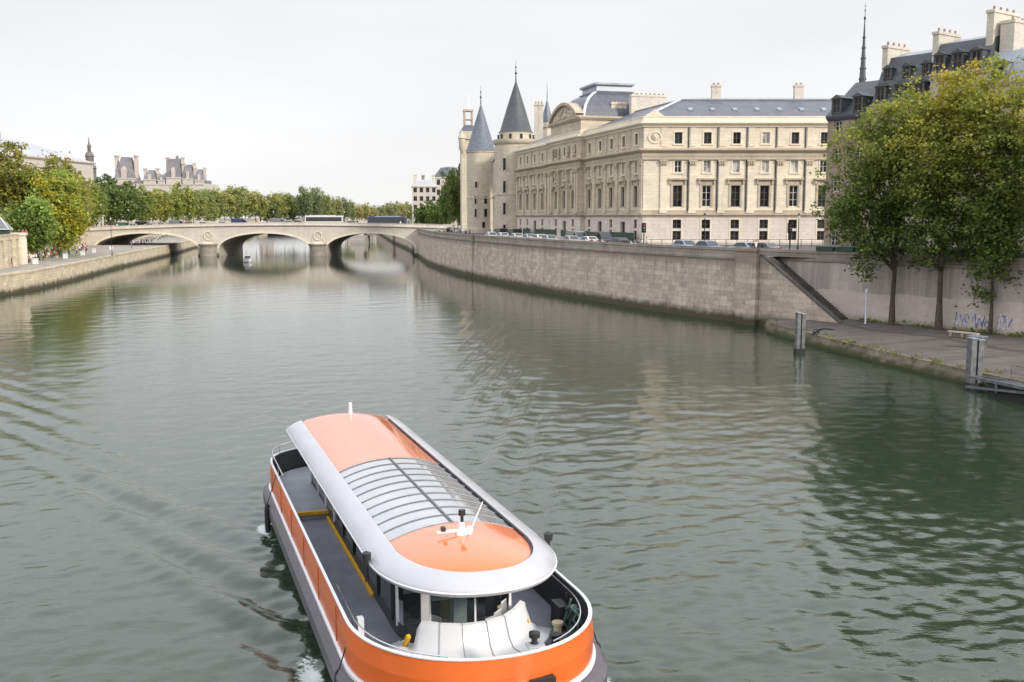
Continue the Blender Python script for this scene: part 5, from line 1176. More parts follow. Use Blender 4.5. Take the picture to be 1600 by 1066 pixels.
    mb = MB(); mb.tube([(u,0,ztop(u,0)+.01) for u in np.linspace(-.7,6.9,12)], .032, 6); mb.build('skylight_spine', rib, roof)
    mb = MB(); 
    for sg in (-1,1): mb.tube([(u,sg*1.735,3.735) for u in np.linspace(-8.8,7.6,20)], .035, 6)
    mb.tube([(u,r*.985,3.735) for u,r in inn if u > 7.5], .035, 6); mb.build('gutter', dark, roof)
    # roof gear
    mast = empty('radar_mast', (7.9,-.05,ztop(7.9,0))); mast.parent = root; mast.scale = (.75,.85,.62)
    mb = MB(); mb.lathe((0,0), [(.2,-.05),(.17,.16),(.11,.22),(.09,.5),(0,.5)], 14); mb.lathe((.05,.22), [(.1,-.06),(.12,.2),(.06,.3),(0,.3)], 12); mb.box(-.06,.06,-.75,.35,.12,.2); mb.build('radar_scanner', white, mast)
    mb = MB(); mb.lathe((0,.02), [(.05,.45),(.05,.75),(.11,.78),(.11,1.0),(0,1.02)], 12); mb.build('signal_lamp', dark, mast); mb = MB(); mb.box(-.1,.1,-.62,-.5,.2,.36); mb.build('aerial_box', dark, mast)
    mb = MB(); mb.tube([(0,.28,.1),(-.3,.75,1.15)], [.03,.015], 6); mb.build('whip_antenna', white, mast)
    mb = MB(); mb.lathe((-9.2,.22), [(.1,ztop(-9.2,.1)-.05),(.08,ztop(-9.2,.1)+.15),(.07,ztop(-9.2,.1)+.42),(0,ztop(-9.2,.1)+.44)], 10); mb.build('stern_mast', white, root)
    for sg in (-1,1):
        mb = MB(); mb.lathe((7.6,sg*2.42), [(.05,3.0),(.05,3.52),(.11,3.55),(.12,3.72),(0,3.78)], 10); mb.build('side_lamp', dark, root)
    for k, u in enumerate((.2,2.4,4.7)):
        for sg in (-1,1):
            mb = MB(); mb.box(u-.09,u+.09,sg*1.62-.03 if sg > 0 else sg*1.62-.12,sg*1.62+.12 if sg > 0 else sg*1.62+.03,2.35,3.42); mb.build('door_pillar', dark, root)
    # bow fittings
    mb = MB(); mb.lathe((11.05,.75), [(.11,2.3),(.11,2.34),(.07,2.36),(.07,2.46),(.13,2.49),(.13,2.6),(0,2.64)], 14); mb.build('bow_lamp', dark, root)
    mb = MB(); mb.box(10.95,11.25,.55,.95,2.30,2.345); mb.build('bow_plate', silver, root)
    mb = MB(); t = .95; mb.box(11.26,11.52,.5,1.1,1.38,1.68); mb.build('hawse_plate', dark, root)
    for u, r in ((8.6,2.3),(9.3,1.95),(-9.6,2.0)):
        mb = MB(); mb.lathe((u,r), [(.14,1.2),(.12,1.25),(.1,1.6),(.15,1.63),(.15,1.7),(0,1.72)], 12); mb.build('mooring_bollard', tan if u == 8.6 else dark, root)
    mb = MB(); pts = []
    for i in range(60):
        t = i/59*2*math.pi*3; pts.append((8.9+.30*math.cos(t)+.05*math.sin(t*2.3), 2.74-.05*(i%3)-.003*i, 1.75+.42*math.sin(t)+.04*math.cos(1.7*t)))
    mb.tube(pts, .03, 6); mb.tube([(8.7,2.62,2.3),(8.5,2.5,1.6),(8.6,2.3,1.28),(9.0,2.2,1.26),(9.2,2.35,1.27)], .03, 6); mb.build('rope_coil', rope_m, root)
    mb = MB(); mb.tube([(8.0,2.78,1.3),(8.0,2.78,2.2)], .03, 6); mb.box(7.6,8.2,2.5,2.78,1.3,1.9); mb.build('rope_locker', dark, root)
    # fenders hanging over the side, stern rail
    for u, sg, zt in ((8.3,-1,1.55),(-7.0,-1,1.5),(8.9,1,1.5),(-6.5,1,1.5)):
        r = (3.0+.42)*sg; f = empty('fender', (u,r,.55)); f.parent = root
        if u > 8.2: f.location.y = sg*3.28
        mb = MB(); mb.lathe((0,0), [(0,-.62),(.09,-.55),(.11,-.2),(.11,.3),(.09,.5),(.04,.58),(0,.58)], 12); mb.build('fender_body', MT['rubber'], f)
        mb = MB(); mb.tube([(0,0,.55),(0,-sg*.15,1.0),(0,-sg*.36,1.7)], .018, 5); mb.build('fender_rope', dark, f)
    mb = MB()
    o2 = [p for p in outline(gw-.07,gb-.07,gs+.07) if p[0] < -4.5]; o2 = sorted([p for p in o2 if p[1] >= 0], key=lambda p:-p[0])+sorted([p for p in o2 if p[1] < 0], key=lambda p:p[0])
    mb.tube([(u,r,2.62) for u,r in o2], .022, 6)
    for u, r in o2[::4]: mb.tube([(u,r,2.3),(u,r,2.62)], .016, 5)
    mb.build('stern_rail', chrome, root)
    mb = MB()
    o3 = [p for p in outline(gw-.22,gb-.22,gs+.22) if p[0] > 5]
    for sg in (-1,1):
        q = sorted([p for p in o3 if p[1]*sg >= 0], key=lambda p:p[0])[:-4]; mb.tube([(u,r,2.26) for u,r in q], .02, 5)
    mb.build('bow_hand_rail', chrome, root)
    # small fittings along the orange side: scuppers, pad eyes
    for sg in (-1,1):
        for u in (-6.8,-3.2,.4,4.0,7.2):
            mb = MB(); mb.box(u-.18,u+.18,min(sg*3.02,sg*3.075),max(sg*3.02,sg*3.075),1.42,1.5); mb.build('scupper', dark, root)
    for r in (-.9,):
        mb = MB(); mb.box(7.9,8.1,-2.75,-2.6,1.22,2.25); mb.build('gate_post', white, root)
boat()
# ------------------------------------------------------------------ vehicles
PAINT = {}
def paint(nm, c, coat=.8):
    if nm not in PAINT: PAINT[nm] = plain('paint_'+nm, c, .35, .1, .05, 1, coat=coat)
    return PAINT[nm]
for nm, c in dict(white=(.72,.72,.72), silver=(.42,.43,.45), grey=(.18,.19,.20), black=(.02,.02,.022), blue=(.10,.16,.27), navy=(.03,.045,.12), red=(.42,.03,.03), green=(.03,.10,.06), pale_blue=(.30,.38,.46)).items(): paint(nm, c)
def body_mesh(prof, w, tuck=.14, belt=.9):
    """loft of a side outline across the width, narrower above the belt line"""
    mb = MB(); cols = []
    for f in (-1,-.93,-.5,.5,.93,1):
        col = []
        for x, z in prof:
            k = 1-tuck*max(0,(z-belt))/.6; e = .0 if abs(f) < 1 else .05
            col.append((x*(1-e*.4), f*w/2*k, z-(e if z > .5 else -e*.5)))
        cols.append(col)
    mb.grid(cols, sm=False, wrap=True)
    mb.poly(cols[0]); mb.poly(list(reversed(cols[-1]))); return mb
def wheel(parent, x, y, r=.32):
    mb = MB(); s = 1 if y > 0 else -1
    mb.tube([(x,y-s*.2,r),(x,y,r)], r, 16); o = mb.build('wheel', MT['rubber'], parent)
    mb = MB(); mb.tube([(x,y-s*.02,r),(x,y+s*.015,r)], r*.6, 12); mb.build('rim', PAINT['silver'], o)
def make_vehicle(kind):
    root = empty({'car':'parked_car','van':'delivery_van','bus':'bus'}[kind], (0,0,0))
    if kind == 'car':
        L, Wd = 4.2, 1.74; prof = [(2.1,.35),(2.1,.62),(1.95,.78),(1.05,.93),(.35,1.42),(-.2,1.50),(-1.1,1.47),(-1.75,1.05),(-2.08,.95),(-2.1,.4),(-1.9,.22),(1.9,.22)]
        body_mesh(prof, Wd).build('body', PAINT['white'], root); wh = 1.3
        mb = MB()
        for s in (-1,1):
            A = lambda x,z: (x, s*(Wd/2*(1-.14*(z-.9)/.6)+.012), z)
            for q in ([(.92,.98),(.40,1.36),(-.28,1.42),(-.28,.98)],[(-.38,.98),(-.38,1.42),(-1.02,1.40),(-1.5,1.02)]): mb.poly([A(*p) for p in q])
        B = lambda x,y,z: (x,y,z)
        mb.poly([(1.06,-.70,.965),(1.06,.70,.965),(.42,.60,1.40),(.42,-.60,1.40)]); mb.poly([(-1.22,-.58,1.43),(-1.22,.58,1.43),(-1.74,.66,1.10),(-1.74,-.66,1.10)])
        mb.build('window_glass', MT['carglass'], root)
        for s in (-1,1):
            mb = MB(); mb.box(2.02,2.11,s*.62-.17,s*.62+.17,.62,.76); mb.build('headlight', PAINT['silver'], root)
            mb = MB(); mb.box(-2.11,-2.04,s*.68-.12,s*.68+.12,.75,.98); mb.build('tail_light', PAINT['red'], root)
        for x in (-1.3,1.3):
            for s in (-1,1): wheel(root, x, s*(Wd/2+.01))
    elif kind == 'van':
        Wd = 1.95; prof = [(2.6,.4),(2.6,.85),(2.35,1.1),(1.75,1.75),(1.3,2.12),(-2.5,2.18),(-2.6,2.05),(-2.62,.4),(-2.4,.26),(2.4,.26)]
        body_mesh(prof, Wd, .05, 1.1).build('body', PAINT['white'], root); mb = MB()
        for s in (-1,1):
            A = lambda x,z: (x, s*(Wd/2*(1-.05*max(0,z-1.1)/.6)+.012), z)
            mb.poly([A(*p) for p in [(2.1,1.2),(1.6,1.75),(.9,1.8),(.9,1.2)]])
        mb.poly([(2.33,-.85,1.16),(2.33,.85,1.16),(1.62,.78,1.92),(1.62,-.78,1.92)]); mb.build('window_glass', MT['carglass'], root)
        for x in (-1.6,1.7):
            for s in (-1,1): wheel(root, x, s*(Wd/2+.01), .36)
    else:
        Wd = 2.5; prof = [(6,.4),(6.05,1.4),(5.9,2.8),(5.6,3.0),(-5.8,3.0),(-6,2.8),(-6,.4),(-5.8,.3),(5.8,.3)]
        body_mesh(prof, Wd, .02, 1.2).build('body', PAINT['white'], root); mb = MB()
        for s in (-1,1):
            y = s*(Wd/2+.02); mb.poly([(5.6,y,1.25),(-5.6,y,1.25),(-5.6,y*.985,2.55),(5.6,y*.985,2.55)])
        mb.poly([(6.07,-1.1,1.2),(6.07,1.1,1.2),(5.95,1.05,2.6),(5.95,-1.05,2.6)]); mb.build('window_glass', MT['carglass'], root)
        mb = MB(); mb.box(-4.5,3.5,-.9,.9,3.01,3.2); mb.build('roof_unit', PAINT['silver'], root)
        for x in (-3.6,3.9):
            for s in (-1,1): wheel(root, x, s*(Wd/2+.01), .48)
    return root
VP = {}
def vehicle(kind, loc, rz, colour, label, group=None, cat=None):
    if kind not in VP: o = VP[kind] = make_vehicle(kind)
    else: o = copy_tree(VP[kind])
    o.location = loc; o.rotation_euler.z = rz; tag(o, label, cat or {'car':'car','van':'van','bus':'bus'}[kind], group)
    if not group and 'group' in o: del o['group']
    b = [c for c in o.children if c.name.startswith('body')][0]; b.material_slots[0].link = 'OBJECT'; b.material_slots[0].material = PAINT[colour]; return o

# cars parked along the right quay, nose to tail inside the parapet
def along(path, d):
    """point and heading at distance d from the near end, offset inland"""
    pts = list(reversed(path)); 
    for a, b in zip(pts[:-1], pts[1:]):
        l = math.dist(a,b)
        if d <= l: f = d/l; return (a[0]+(b[0]-a[0])*f, a[1]+(b[1]-a[1])*f), math.atan2(b[1]-a[1], b[0]-a[0])
        d -= l
    return pts[-1], 0
def qcar(px, off, kind, colour, label, group, drop=0):
    best = min((abs(800+1600*along(RW,d)[0][0]/along(RW,d)[0][1]-px), d) for d in np.arange(0,190,.5)); (x,y), h = along(RW, best[1])
    nx, ny = math.sin(h), -math.cos(h); return vehicle(kind, (x+nx*off, y+ny*off, GZ-drop), h+math.pi*(random.random() < .3), colour, label, group)
G1 = 'cars parked along the right quay'
for px, off, kd, co, lb in ((741,5.6,'van','black','long black van by the foot of the blue roofed tower'),(757,5.9,'van','black','black van parked in front of the first pale car'),(748,2.6,'car','white','white car parked farthest along the right quay'),(765,2.6,'car','white','white car parked just beyond the round tower'),(785,2.6,'car','white','white car under the round dark roofed tower'),
    (803,2.6,'car','pale_blue','pale blue car beside the white ones on the right quay'),(819,2.7,'car','white','white car before the left end of the courthouse'),(836,2.6,'car','silver','silver car before the left wing of the courthouse'),(843,6.5,'van','grey','dark grey van against the courthouse base'),(868,2.8,'car','silver','silver car below the courthouse pavilion'),(883,5.8,'van','black','black van beneath the courthouse pavilion'),(893,2.8,'car','white','white car below the right side of the pavilion'),(938,2.8,'car','black','black car beside the parked motorbikes'),
    (1036,3.2,'car','pale_blue','pale blue car just right of the courthouse corner'),(1074,3.2,'car','blue','blue car below the second west window'),(1128,3.2,'car','pale_blue','pale blue car below the third west window'),(1146,3.2,'car','silver','silver car tucked behind a pale blue one'),(1189,3.0,'car','grey','dark grey car at the top of the stairs')):
    qcar(px, off, kd, co, lb, G1)
# traffic on the bridge
def bcar(px, yb, kind, colour, label, rz=0): x = (px-800)/1600*yb; vehicle(kind, (x, yb, BZ(x)), rz, colour, label, 'traffic on the stone bridge')
bcar(509, 325, 'bus', 'white', 'white roofed bus with dark window band crossing the bridge'); bcar(606, 326, 'bus', 'navy', 'navy blue bus near the right end of the bridge', math.pi)
for px, yb, kd, co, lb in ((553,324,'car','blue','blue car between the two buses'),(455,324,'car','silver','silver car left of the white roofed bus'),(438,330,'van','grey','grey van in the middle of the bridge'),(378,324,'van','navy','dark blue van left of the red figure on the bridge'),(352,325,'car','white','white car over the left bridge pier'),(322,323,'car','white','white car above the left bridge arch'),(258,324,'car','white','second white car from the left on the bridge'),(240,325,'car','silver','silver car near the left end of the bridge'),(229,330,'van','black','black van near the left end of the bridge'),(214,326,'car','white','leftmost white car on the bridge'),(198,329,'van','green','dark green van at the left end of the bridge'),(281,330,'van','grey','grey van behind the white cars on the bridge'),(300,324,'car','red','dark red car on the bridge left of the pier'),(470,324,'car','black','black car right behind the white roofed bus')):
    bcar(px, yb, kd, co, lb)
vehicle('car', (62,95.5,GZ), -.95, 'white', 'white car glimpsed behind the tree trunks on the street')
for s, co, lb in ((30,'silver','silver car on the street above the retaining wall'),(22,'white','white car on the street near the red brick house')):
    p = fpt(WF, s, -5.5, GZ); vehicle('car', p, fang(WF), co, lb)

# ------------------------------------------------------------------ people: one continuous skin, coloured by region
SKIN = plain('skin', (.55,.34,.25), .6, 0, .06, 6); HAIR = plain('hair', (.05,.035,.025), .7, 0, .3, 6); SHOE = MT['rubber']
CLOTH = {k: plain('cloth_'+k, c, .85, 0, .12, 5) for k, c in dict(white=(.70,.69,.67), red=(.45,.06,.05), blue=(.10,.16,.42), navy=(.035,.045,.10), black=(.025,.025,.028), grey=(.25,.25,.26), tan=(.42,.32,.22), pink=(.62,.36,.34), green=(.08,.16,.08), denim=(.09,.13,.22)).items()}
def person_mesh(pose):
    V = {}; E = []; R_ = {}
    def v(n, p, r): V[n] = p; R_[n] = r
    st = {'stand':0, 'walk':1, 'sit':2}[pose]
    hip = .93 if st < 2 else .50
    v('pel',(0,0,hip),(.155,.115)); v('belly',(0,.0,hip+.16),(.145,.105)); v('chest',(0,-.01,hip+.36),(.17,.12)); v('neck',(0,0,hip+.55),(.06,.06)); v('chin',(0,-.02,hip+.63),(.075,.085)); v('head',(0,-.01,hip+.73),(.085,.10)); v('crown',(0,.01,hip+.80),(.06,.075))
    E += [('pel','belly'),('belly','chest'),('chest','neck'),('neck','chin'),('chin','head'),('head','crown')]
    for s in (-1,1):
        n = 'l' if s < 0 else 'r'; sw = (.22*s if st == 1 else 0)
        if st < 2:
            v('hip'+n,(s*.09,0,hip-.07),(.095,.10)); v('kn'+n,(s*.10,-sw*.55-.02,.50),(.062,.066)); v('an'+n,(s*.10,-sw+.05*(st),.09),(.04,.045)); v('to'+n,(s*.12,-sw-.13+.03*st,.035),(.04,.03))
        else:
            v('hip'+n,(s*.10,-.02,hip-.02),(.09,.09)); v('kn'+n,(s*.12,-.44,hip+.02),(.062,.062)); v('an'+n,(s*.12,-.46,.09),(.04,.045)); v('to'+n,(s*.13,-.60,.035),(.04,.03))
        v('sh'+n,(s*.185,0,hip+.46),(.062,.065)); a = (.10*s if st == 1 else 0); 
        v('el'+n,(s*.245,.03+a*.6,hip+.19),(.042,.045)); v('wr'+n,(s*.24,-.08+a*1.6,hip-.04 if st < 2 else hip+.06),(.03,.033)); v('ha'+n,(s*.235,-.11+a*1.8,hip-.13 if st < 2 else hip+.03),(.028,.04))
        E += [('pel','hip'+n),('hip'+n,'kn'+n),('kn'+n,'an'+n),('an'+n,'to'+n),('chest','sh'+n),('sh'+n,'el'+n),('el'+n,'wr'+n),('wr'+n,'ha'+n)]
    names = list(V); me = bpy.data.meshes.new('person'); me.from_pydata([V[k] for k in names], [(names.index(a),names.index(b)) for a,b in E], [])
    o = bpy.data.objects.new('person_skin', me); COL.objects.link(o); md = o.modifiers.new('s','SKIN')
    for i, k in enumerate(names): d = me.skin_vertices[0].data[i]; d.radius = R_[k]; d.use_root = (i == 0)
    o.modifiers.new('d','SUBSURF').levels = 1
    dg = bpy.context.evaluated_depsgraph_get(); dg.update(); out = bpy.data.meshes.new_from_object(o.evaluated_get(dg)); bpy.data.objects.remove(o); out.name = 'person'
    out.materials.clear()
    for m in (SKIN, CLOTH['white'], CLOTH['denim'], HAIR, SHOE): out.materials.append(m)
    for p in out.polygons:
        c = p.center; p.use_smooth = True
        arm = abs(c.x) > .205
        if c.z > hip+.66 and (c.y > -.055 or c.z > hip+.775): i = 3
        elif c.z > hip+.50 and abs(c.x) < .1: i = 0
        elif arm and c.z < hip+.14: i = 0
        elif c.z > hip-.01 and not (st == 2 and c.y < -.14): i = 1
        elif c.z > .085: i = 2
        else: i = 4
        p.material_index = i
    return out
PM = {k: person_mesh(k) for k in ('stand','walk','sit')}
def person(loc, rz, pose, top, legs, label, group, sc=1.0):
    o = link('person', PM[pose], None, loc, rz); k = sc*random.uniform(.95,1.05); o.scale = (k*1.05,k*1.05,k)
    for i, m in ((1,top),(2,legs)): o.material_slots[i].link = 'OBJECT'; o.material_slots[i].material = CLOTH[m]
    return tag(o, label, 'person', group)
pr = random.Random(11); tops = ['white','red','black','pink','tan','blue','grey','white','navy','white','red']
def lw_pt(px, py): k = (py-339)/1600; D = (12-LZ)/k; return ((px-800)/1600*D, D)
CG = 'people gathered on the left riverside path'
for i in range(64):
    px = 46+pr.random()*92; base = 412.5-(px-45)*.185; py = base-pr.random()**1.4*6; x, y = lw_pt(px, py-1.5); t = pr.choice(tops); pose = pr.choice(['stand','stand','walk','sit'])
    person((x,y,LZ), pr.uniform(0,6.28), pose, t, pr.choice(['denim','black','tan','navy']), f'{dict(stand="standing",walk="walking",sit="sitting")[pose]} person in a {t} top among the crowd on the left riverside path', CG)
    if pose == 'sit': 
        b = MB(); b.box(-.25,.25,-.2,.2,0,.44); b = b.build('stone_block', MT['quay_l']); b.location = (x,y,LZ); b.rotation_euler.z = 0; tag(b, 'small stone block used as a seat in the left bank crowd', 'block', 'stone seats on the left riverside path')
for i, (px, py) in enumerate(((13,419),(20,418),(46,412))):
    x, y = lw_pt(px, py-1); person((x,y,LZ), pr.uniform(0,6), 'stand', ('black','navy','tan')[i], 'black', ('person in black walking below the left embankment wall','person in navy below the left embankment wall','person in tan beside the end pier of the left embankment')[i], None)
for i in range(24):
    px = 205+i*2.6+pr.random()*3; py = 388-i*.75+pr.random()*3-3; D = (12-LZ)*1600/(py-339); t = pr.choice(['white','white','black','blue','grey','navy']); 
    person(((px-800)/1600*D, D, LZ), pr.uniform(0,6), pr.choice(['stand','walk']), t, 'black', f'tiny person in a {t} top seen under the left bridge arch', 'people beyond the left bridge arch')
for i in range(22):
    px = 664+pr.random()*56; d = 0; best = min((abs(800+1600*along(RW,d)[0][0]/along(RW,d)[0][1]-px), d) for d in np.arange(60,215,1.0)); (x,y), h = along(RW, best[1]); off = .9+pr.random()*4.5; t = pr.choice(['blue','white','navy','black','white','blue'])
    person((x+math.sin(h)*off, y-math.cos(h)*off, GZ), pr.uniform(0,6), pr.choice(['stand','walk']), t, pr.choice(['navy','black','denim']), f'person in a {t} top in the group at the right bridge end', 'people at the right end of the bridge')
for px, y, t, lab in ((403,319.6,'red','person in red leaning on the bridge parapet'),(412,320.5,'white','person in white on the bridge next to the one in red'),(302,320,'black','person in black on the bridge above the left pier'),(171,321,'pink','person in pink at the left end of the bridge'),(187,321,'white','person in white at the left end of the bridge'),(420,320,'navy','person in navy on the middle of the bridge'),(560,320,'black','person in black on the bridge by the buses'),(627,320,'white','person in white at the right end of the bridge')):
    x = (px-800)/1600*y; person((x,y,BZ(x)+.12), .3, 'walk', t, 'black', lab, None)
for px, off, t, lab in ((988,2.2,'white','person in a white top beside the parked motorbikes'),(1194,1.5,'black','person in black at the top of the stairs'),(1187,1.9,'white','person in white at the top of the stairs'),(700,5,'grey','person in grey strolling by the blue roofed tower')):
    best = min((abs(800+1600*along(RW,d)[0][0]/along(RW,d)[0][1]-px), d) for d in np.arange(0,190,.5)); (x,y), h = along(RW, best[1]); person((x+math.sin(h)*off, y-math.cos(h)*off, GZ), 1.0, 'stand', t, 'navy', lab, None)

# ------------------------------------------------------------------ street furniture
def motorbike(loc, rz, colour, label):
    r = empty('motorbike', loc, rz, label, 'motorbike', 'motorbikes parked on the right quay')
    for x in (-.65,.65):
        mb = MB(); mb.tube([(x+.28*math.cos(t),0,.3+.28*math.sin(t)) for t in np.linspace(0,2*math.pi,15)], .06, 6, cap=False); mb.build('wheel', MT['rubber'], r)
    mb = MB(); mb.grid([[(x, y*w, z+dz) for (y,dz) in ((-1,-.15),(-.8,.1),(0,.2),(.8,.1),(1,-.15),(0,-.25))] for x,z,w in ((-.75,.75,.08),(-.3,.68,.16),(.15,.55,.15),(.45,.75,.12),(.6,.95,.16),(.68,1.0,.05))], wrap=True); mb.build('body', PAINT[colour], r)
    mb = MB(); mb.tube([(.5,-.32,1.08),(.55,0,1.0),(.5,.32,1.08)], .02, 6); mb.tube([(.65,0,.3),(.55,0,1.0)], .035, 6); mb.build('handlebar', MT['iron'], r)
    mb = MB(); mb.box(-.6,.0,-.13,.13,.82,.92); mb.build('seat', MT['rubber'], r)
for i, (px, co) in enumerate(((904,'white'),(912,'red'),(920,'silver'),(928,'white'),(972,'white'),(979,'silver'))):
    best = min((abs(800+1600*along(RW,d)[0][0]/along(RW,d)[0][1]-px), d) for d in np.arange(0,190,.5)); (x,y), h = along(RW, best[1])
    motorbike((x+math.sin(h)*1.9, y-math.cos(h)*1.9, GZ), h+1.2, co, f'{co} motorbike parked on the right quay before the courthouse')
def lamp_post(loc, h, label, style='lantern', group=None):
    r = empty('street_lamp', loc, 0, label, 'street lamp', group)
    mb = MB(); mb.lathe((0,0), [(.16,0),(.15,.5),(.09,.6),(.07,1.2),(.05,h-.6),(.09,h-.55),(.05,h-.5)], 10); mb.build('post', MT['iron'], r)
    mb = MB(); mb.lathe((0,0), [(.10,h-.5),(.2,h-.1),(.2,h)], 6); mb.build('lantern', MT['frame_l'], r)
    mb = MB(); mb.lathe((0,0), [(.26,h),(.12,h+.18),(.03,h+.35),(0,h+.4)], 8); mb.build('lantern_cap', MT['iron'], r)
for px, y, h in ((163,322,8.0),(205,322,6),(640,322,5.0),(430,345,4.5),(540,345,4.5),(300,345,4.5)):
    x = (px-800)/1600*y; lamp_post((x,y,BZ(x)+.0), h, 'slim street lamp standing on the stone bridge', group='street lamps on the stone bridge')
lamp_post((*lw_pt(177,399),LZ), 8.5, 'tall thin lamp post at the water edge before the left bridge arch')
for px, lab in ((1245,'lamp post right of the fourth west window of the courthouse'),(1099,'lamp post in front of the second west window of the courthouse')):
    x = (px-800)/1600*140; lamp_post((x,140,GZ), 4.6, lab)
def traffic_light(px, D, label):
    x = (px-800)/1600*D; r = empty('traffic_light', (x,D,GZ), 0, label, 'traffic light')
    mb = MB(); mb.tube([(0,0,0),(0,0,3.0)], .07, 8); mb.build('post', MT['iron'], r)
    mb = MB(); mb.box(-.22,.22,-.2,.15,2.4,3.5); mb.box(-.3,.3,.15,.18,2.3,3.6); h = mb.build('signal_head', MT['rubber'], r)
    for k, c in enumerate(('red','tan','green')):
        mb = MB(); mb.tube([(0,-.2,3.3-.35*k),(0,-.24,3.3-.35*k)], .11, 10); mb.build('lens', CLOTH[c], h)
traffic_light(1005, 138, 'traffic light at the courthouse corner'); traffic_light(1232, 137, 'traffic light near the top of the stairs')
# railing before the west front
def railing():
    a, b = (18.6,149), (45,149); r = empty('railing', (a[0],a[1],GZ), 0, 'low black railing along the west front of the courthouse', 'railing'); L = b[0]-a[0]
    mb = MB(); mb.bar((0,0,1.12),(L,0,1.12),.05); mb.bar((0,0,.55),(L,0,.55),.04); mb.build('rail', MT['iron'], r)
    for i in range(18):
        mb = MB(); x = L*i/17; mb.box(x-.035,x+.035,-.035,.035,0,1.2); mb.build('post', MT['iron'], r)
railing()
# dark green book stalls on the parapet of the upper quay
bs = None
for i in range(13):
    s = 9.0+i*2.55
    if bs is None:
        r = bs = empty('book_stall', (0,0,0)); mb = MB(); mb.box(-1.1,1.1,-.38,.38,0,.42); mb.build('box', MT['dgreen'], r)
        mb = MB(); mb.add([(-1.14,-.42,.43),(1.14,-.42,.43),(1.14,.42,.62),(-1.14,.42,.62),(-1.14,-.42,.47),(1.14,-.42,.47),(1.14,.42,.66),(-1.14,.42,.66)],[(0,3,2,1),(4,5,6,7),(0,1,5,4),(1,2,6,5),(2,3,7,6),(3,0,4,7)]); mb.build('lid', MT['dgreen'], r)
    else: r = copy_tree(bs)
    r.location = fpt(WF, s, -.18, 8.405); r.rotation_euler.z = fang(WF); tag(r, 'closed dark green book stall box on the parapet behind the trees', 'book stall', 'book stall boxes on the parapet')
# mooring piles in the water, the pontoon and its arms
def pile(px, D, h, w, label, arm=False):
    x = (px-800)/1600*D; r = empty('mooring_pile', (x,D,0), rad(12), label, 'mooring pile')
    mb = MB(); mb.box(-w/2,-w*.08,-w*.3,w*.3,-1.2,h); mb.box(w*.08,w/2,-w*.3,w*.3,-1.2,h*.965); mb.build('twin_posts', MT['steel'], r)
    mb = MB()
    for z in (.5,h*.5,h*.9): mb.box(-w*.08,w*.08,-w*.2,w*.2,z-.08,z+.08)
    mb.build('cross_plates', MT['iron'], r)
    mb = MB(); mb.box(-w/2-.06,w/2+.06,-w*.36,w*.36,-.5,.42); mb.build('fender_collar', MT['rubber'], r)
    mb = MB(); mb.box(-w/2-.04,-w*.05,-w*.34,w*.34,h,h+.07); mb.box(w*.05,w/2+.04,-w*.34,w*.34,h*.965,h*.965+.07); mb.build('cap_plate', MT['zinc'], r)
pile(1253, 90.0, 3.6, .76, 'grey steel mooring pile standing alone off the quay tip'); pile(1530, 71.2, 3.55, .95, 'larger grey mooring pile holding the pontoon at the right edge')
def pontoon():
    r = empty('pontoon', (33.9,66.6,0), rad(-74), 'low dark floating pontoon with steel arms at the right edge', 'pontoon')
    mb = MB(); mb.box(-2.5,9,-.9,.9,-.4,.75); mb.box(-2.55,9.05,-.96,.96,.75,.88); mb.build('hull', MT['rubber'], r)
    mb = MB(); mb.box(-2.4,8.9,-.85,.85,.885,.92); mb.build('deck', MT['steel'], r)
    mb = MB(); mb.bar((-4.6,-.9,.95),(1.5,-1.1,1.0),.2); mb.bar((-4.6,-.9,.2),(1.5,-1.15,.75),.16); mb.bar((-4.6,-.9,.95),(-2.4,.6,.95),.2); mb.bar((-1.5,-1.05,.3),(-1.5,-1.05,1.0),.14); mb.build('mooring_arm', MT['steel'], r)
    mb = MB()
    for x in np.linspace(-2.2,8.6,8): mb.box(x-.03,x+.03,.72,.78,.92,1.95)
    mb.box(-2.3,8.7,.72,.78,1.95,2.0); mb.box(-2.3,8.7,.73,.77,1.45,1.49); mb.build('hand_rail', MT['steel'], r)
pontoon()
# white marker post, tyre-bins and bits on the lower quay
def post(px, py, h, r_, m, label, name='marker_post', D=None):
    k = (py-339)/1600; D = D or (12-1.3)/k; x = (px-800)/1600*D; r = empty(name, (x,D,1.2), 0, label, 'post')
    mb = MB(); mb.lathe((0,0), [(r_*1.5,0),(r_*1.4,.12),(r_,.2),(r_*.9,h),(0,h+.05)], 10); mb.build('shaft', m, r)
    mb = MB(); mb.lathe((0,0), [(r_*1.3,h-.1),(r_*1.7,h+.1),(r_*1.2,h+.32),(0,h+.36)], 10); mb.build('cap', MT['white'], r)
post(1355, 506, 3.3, .09, MT['lead'], 'slim pale lamp post by the foot of the retaining wall')
def quay_box(px, D, w, h, m, label, name):
    x = (px-800)/1600*D; r = empty(name, (x,D,PZ+.2), rad(-58), label, 'box')
    mb = MB(); mb.box(-w/2,w/2,-.4,.4,0,h); mb.build('case', m, r); mb = MB(); mb.box(-w/2-.05,w/2+.05,-.45,.45,h,h+.08); mb.build('lid', MT['zinc'], r)
quay_box(1533, 84.2, 1.2, .95, MT['steel'], 'grey metal cabinet on the lower quay before the scrawled wall', 'metal_cabinet')
def bench():
    x, y = (1510-800)/1600*90.4, 90.4; r = empty('stone_bench', (x,y,PZ+.35), fang(WF), 'pale stone bench against the scrawled wall', 'bench')
    mb = MB(); mb.box(-1.4,1.4,-.25,.25,.38,.5); mb.build('seat', MT['retain'], r)
    for s in (-1,0,1): mb = MB(); mb.box(s*1.15-.12,s*1.15+.12,-.2,.2,0,.38); mb.build('leg', MT['retain'], r)
bench()
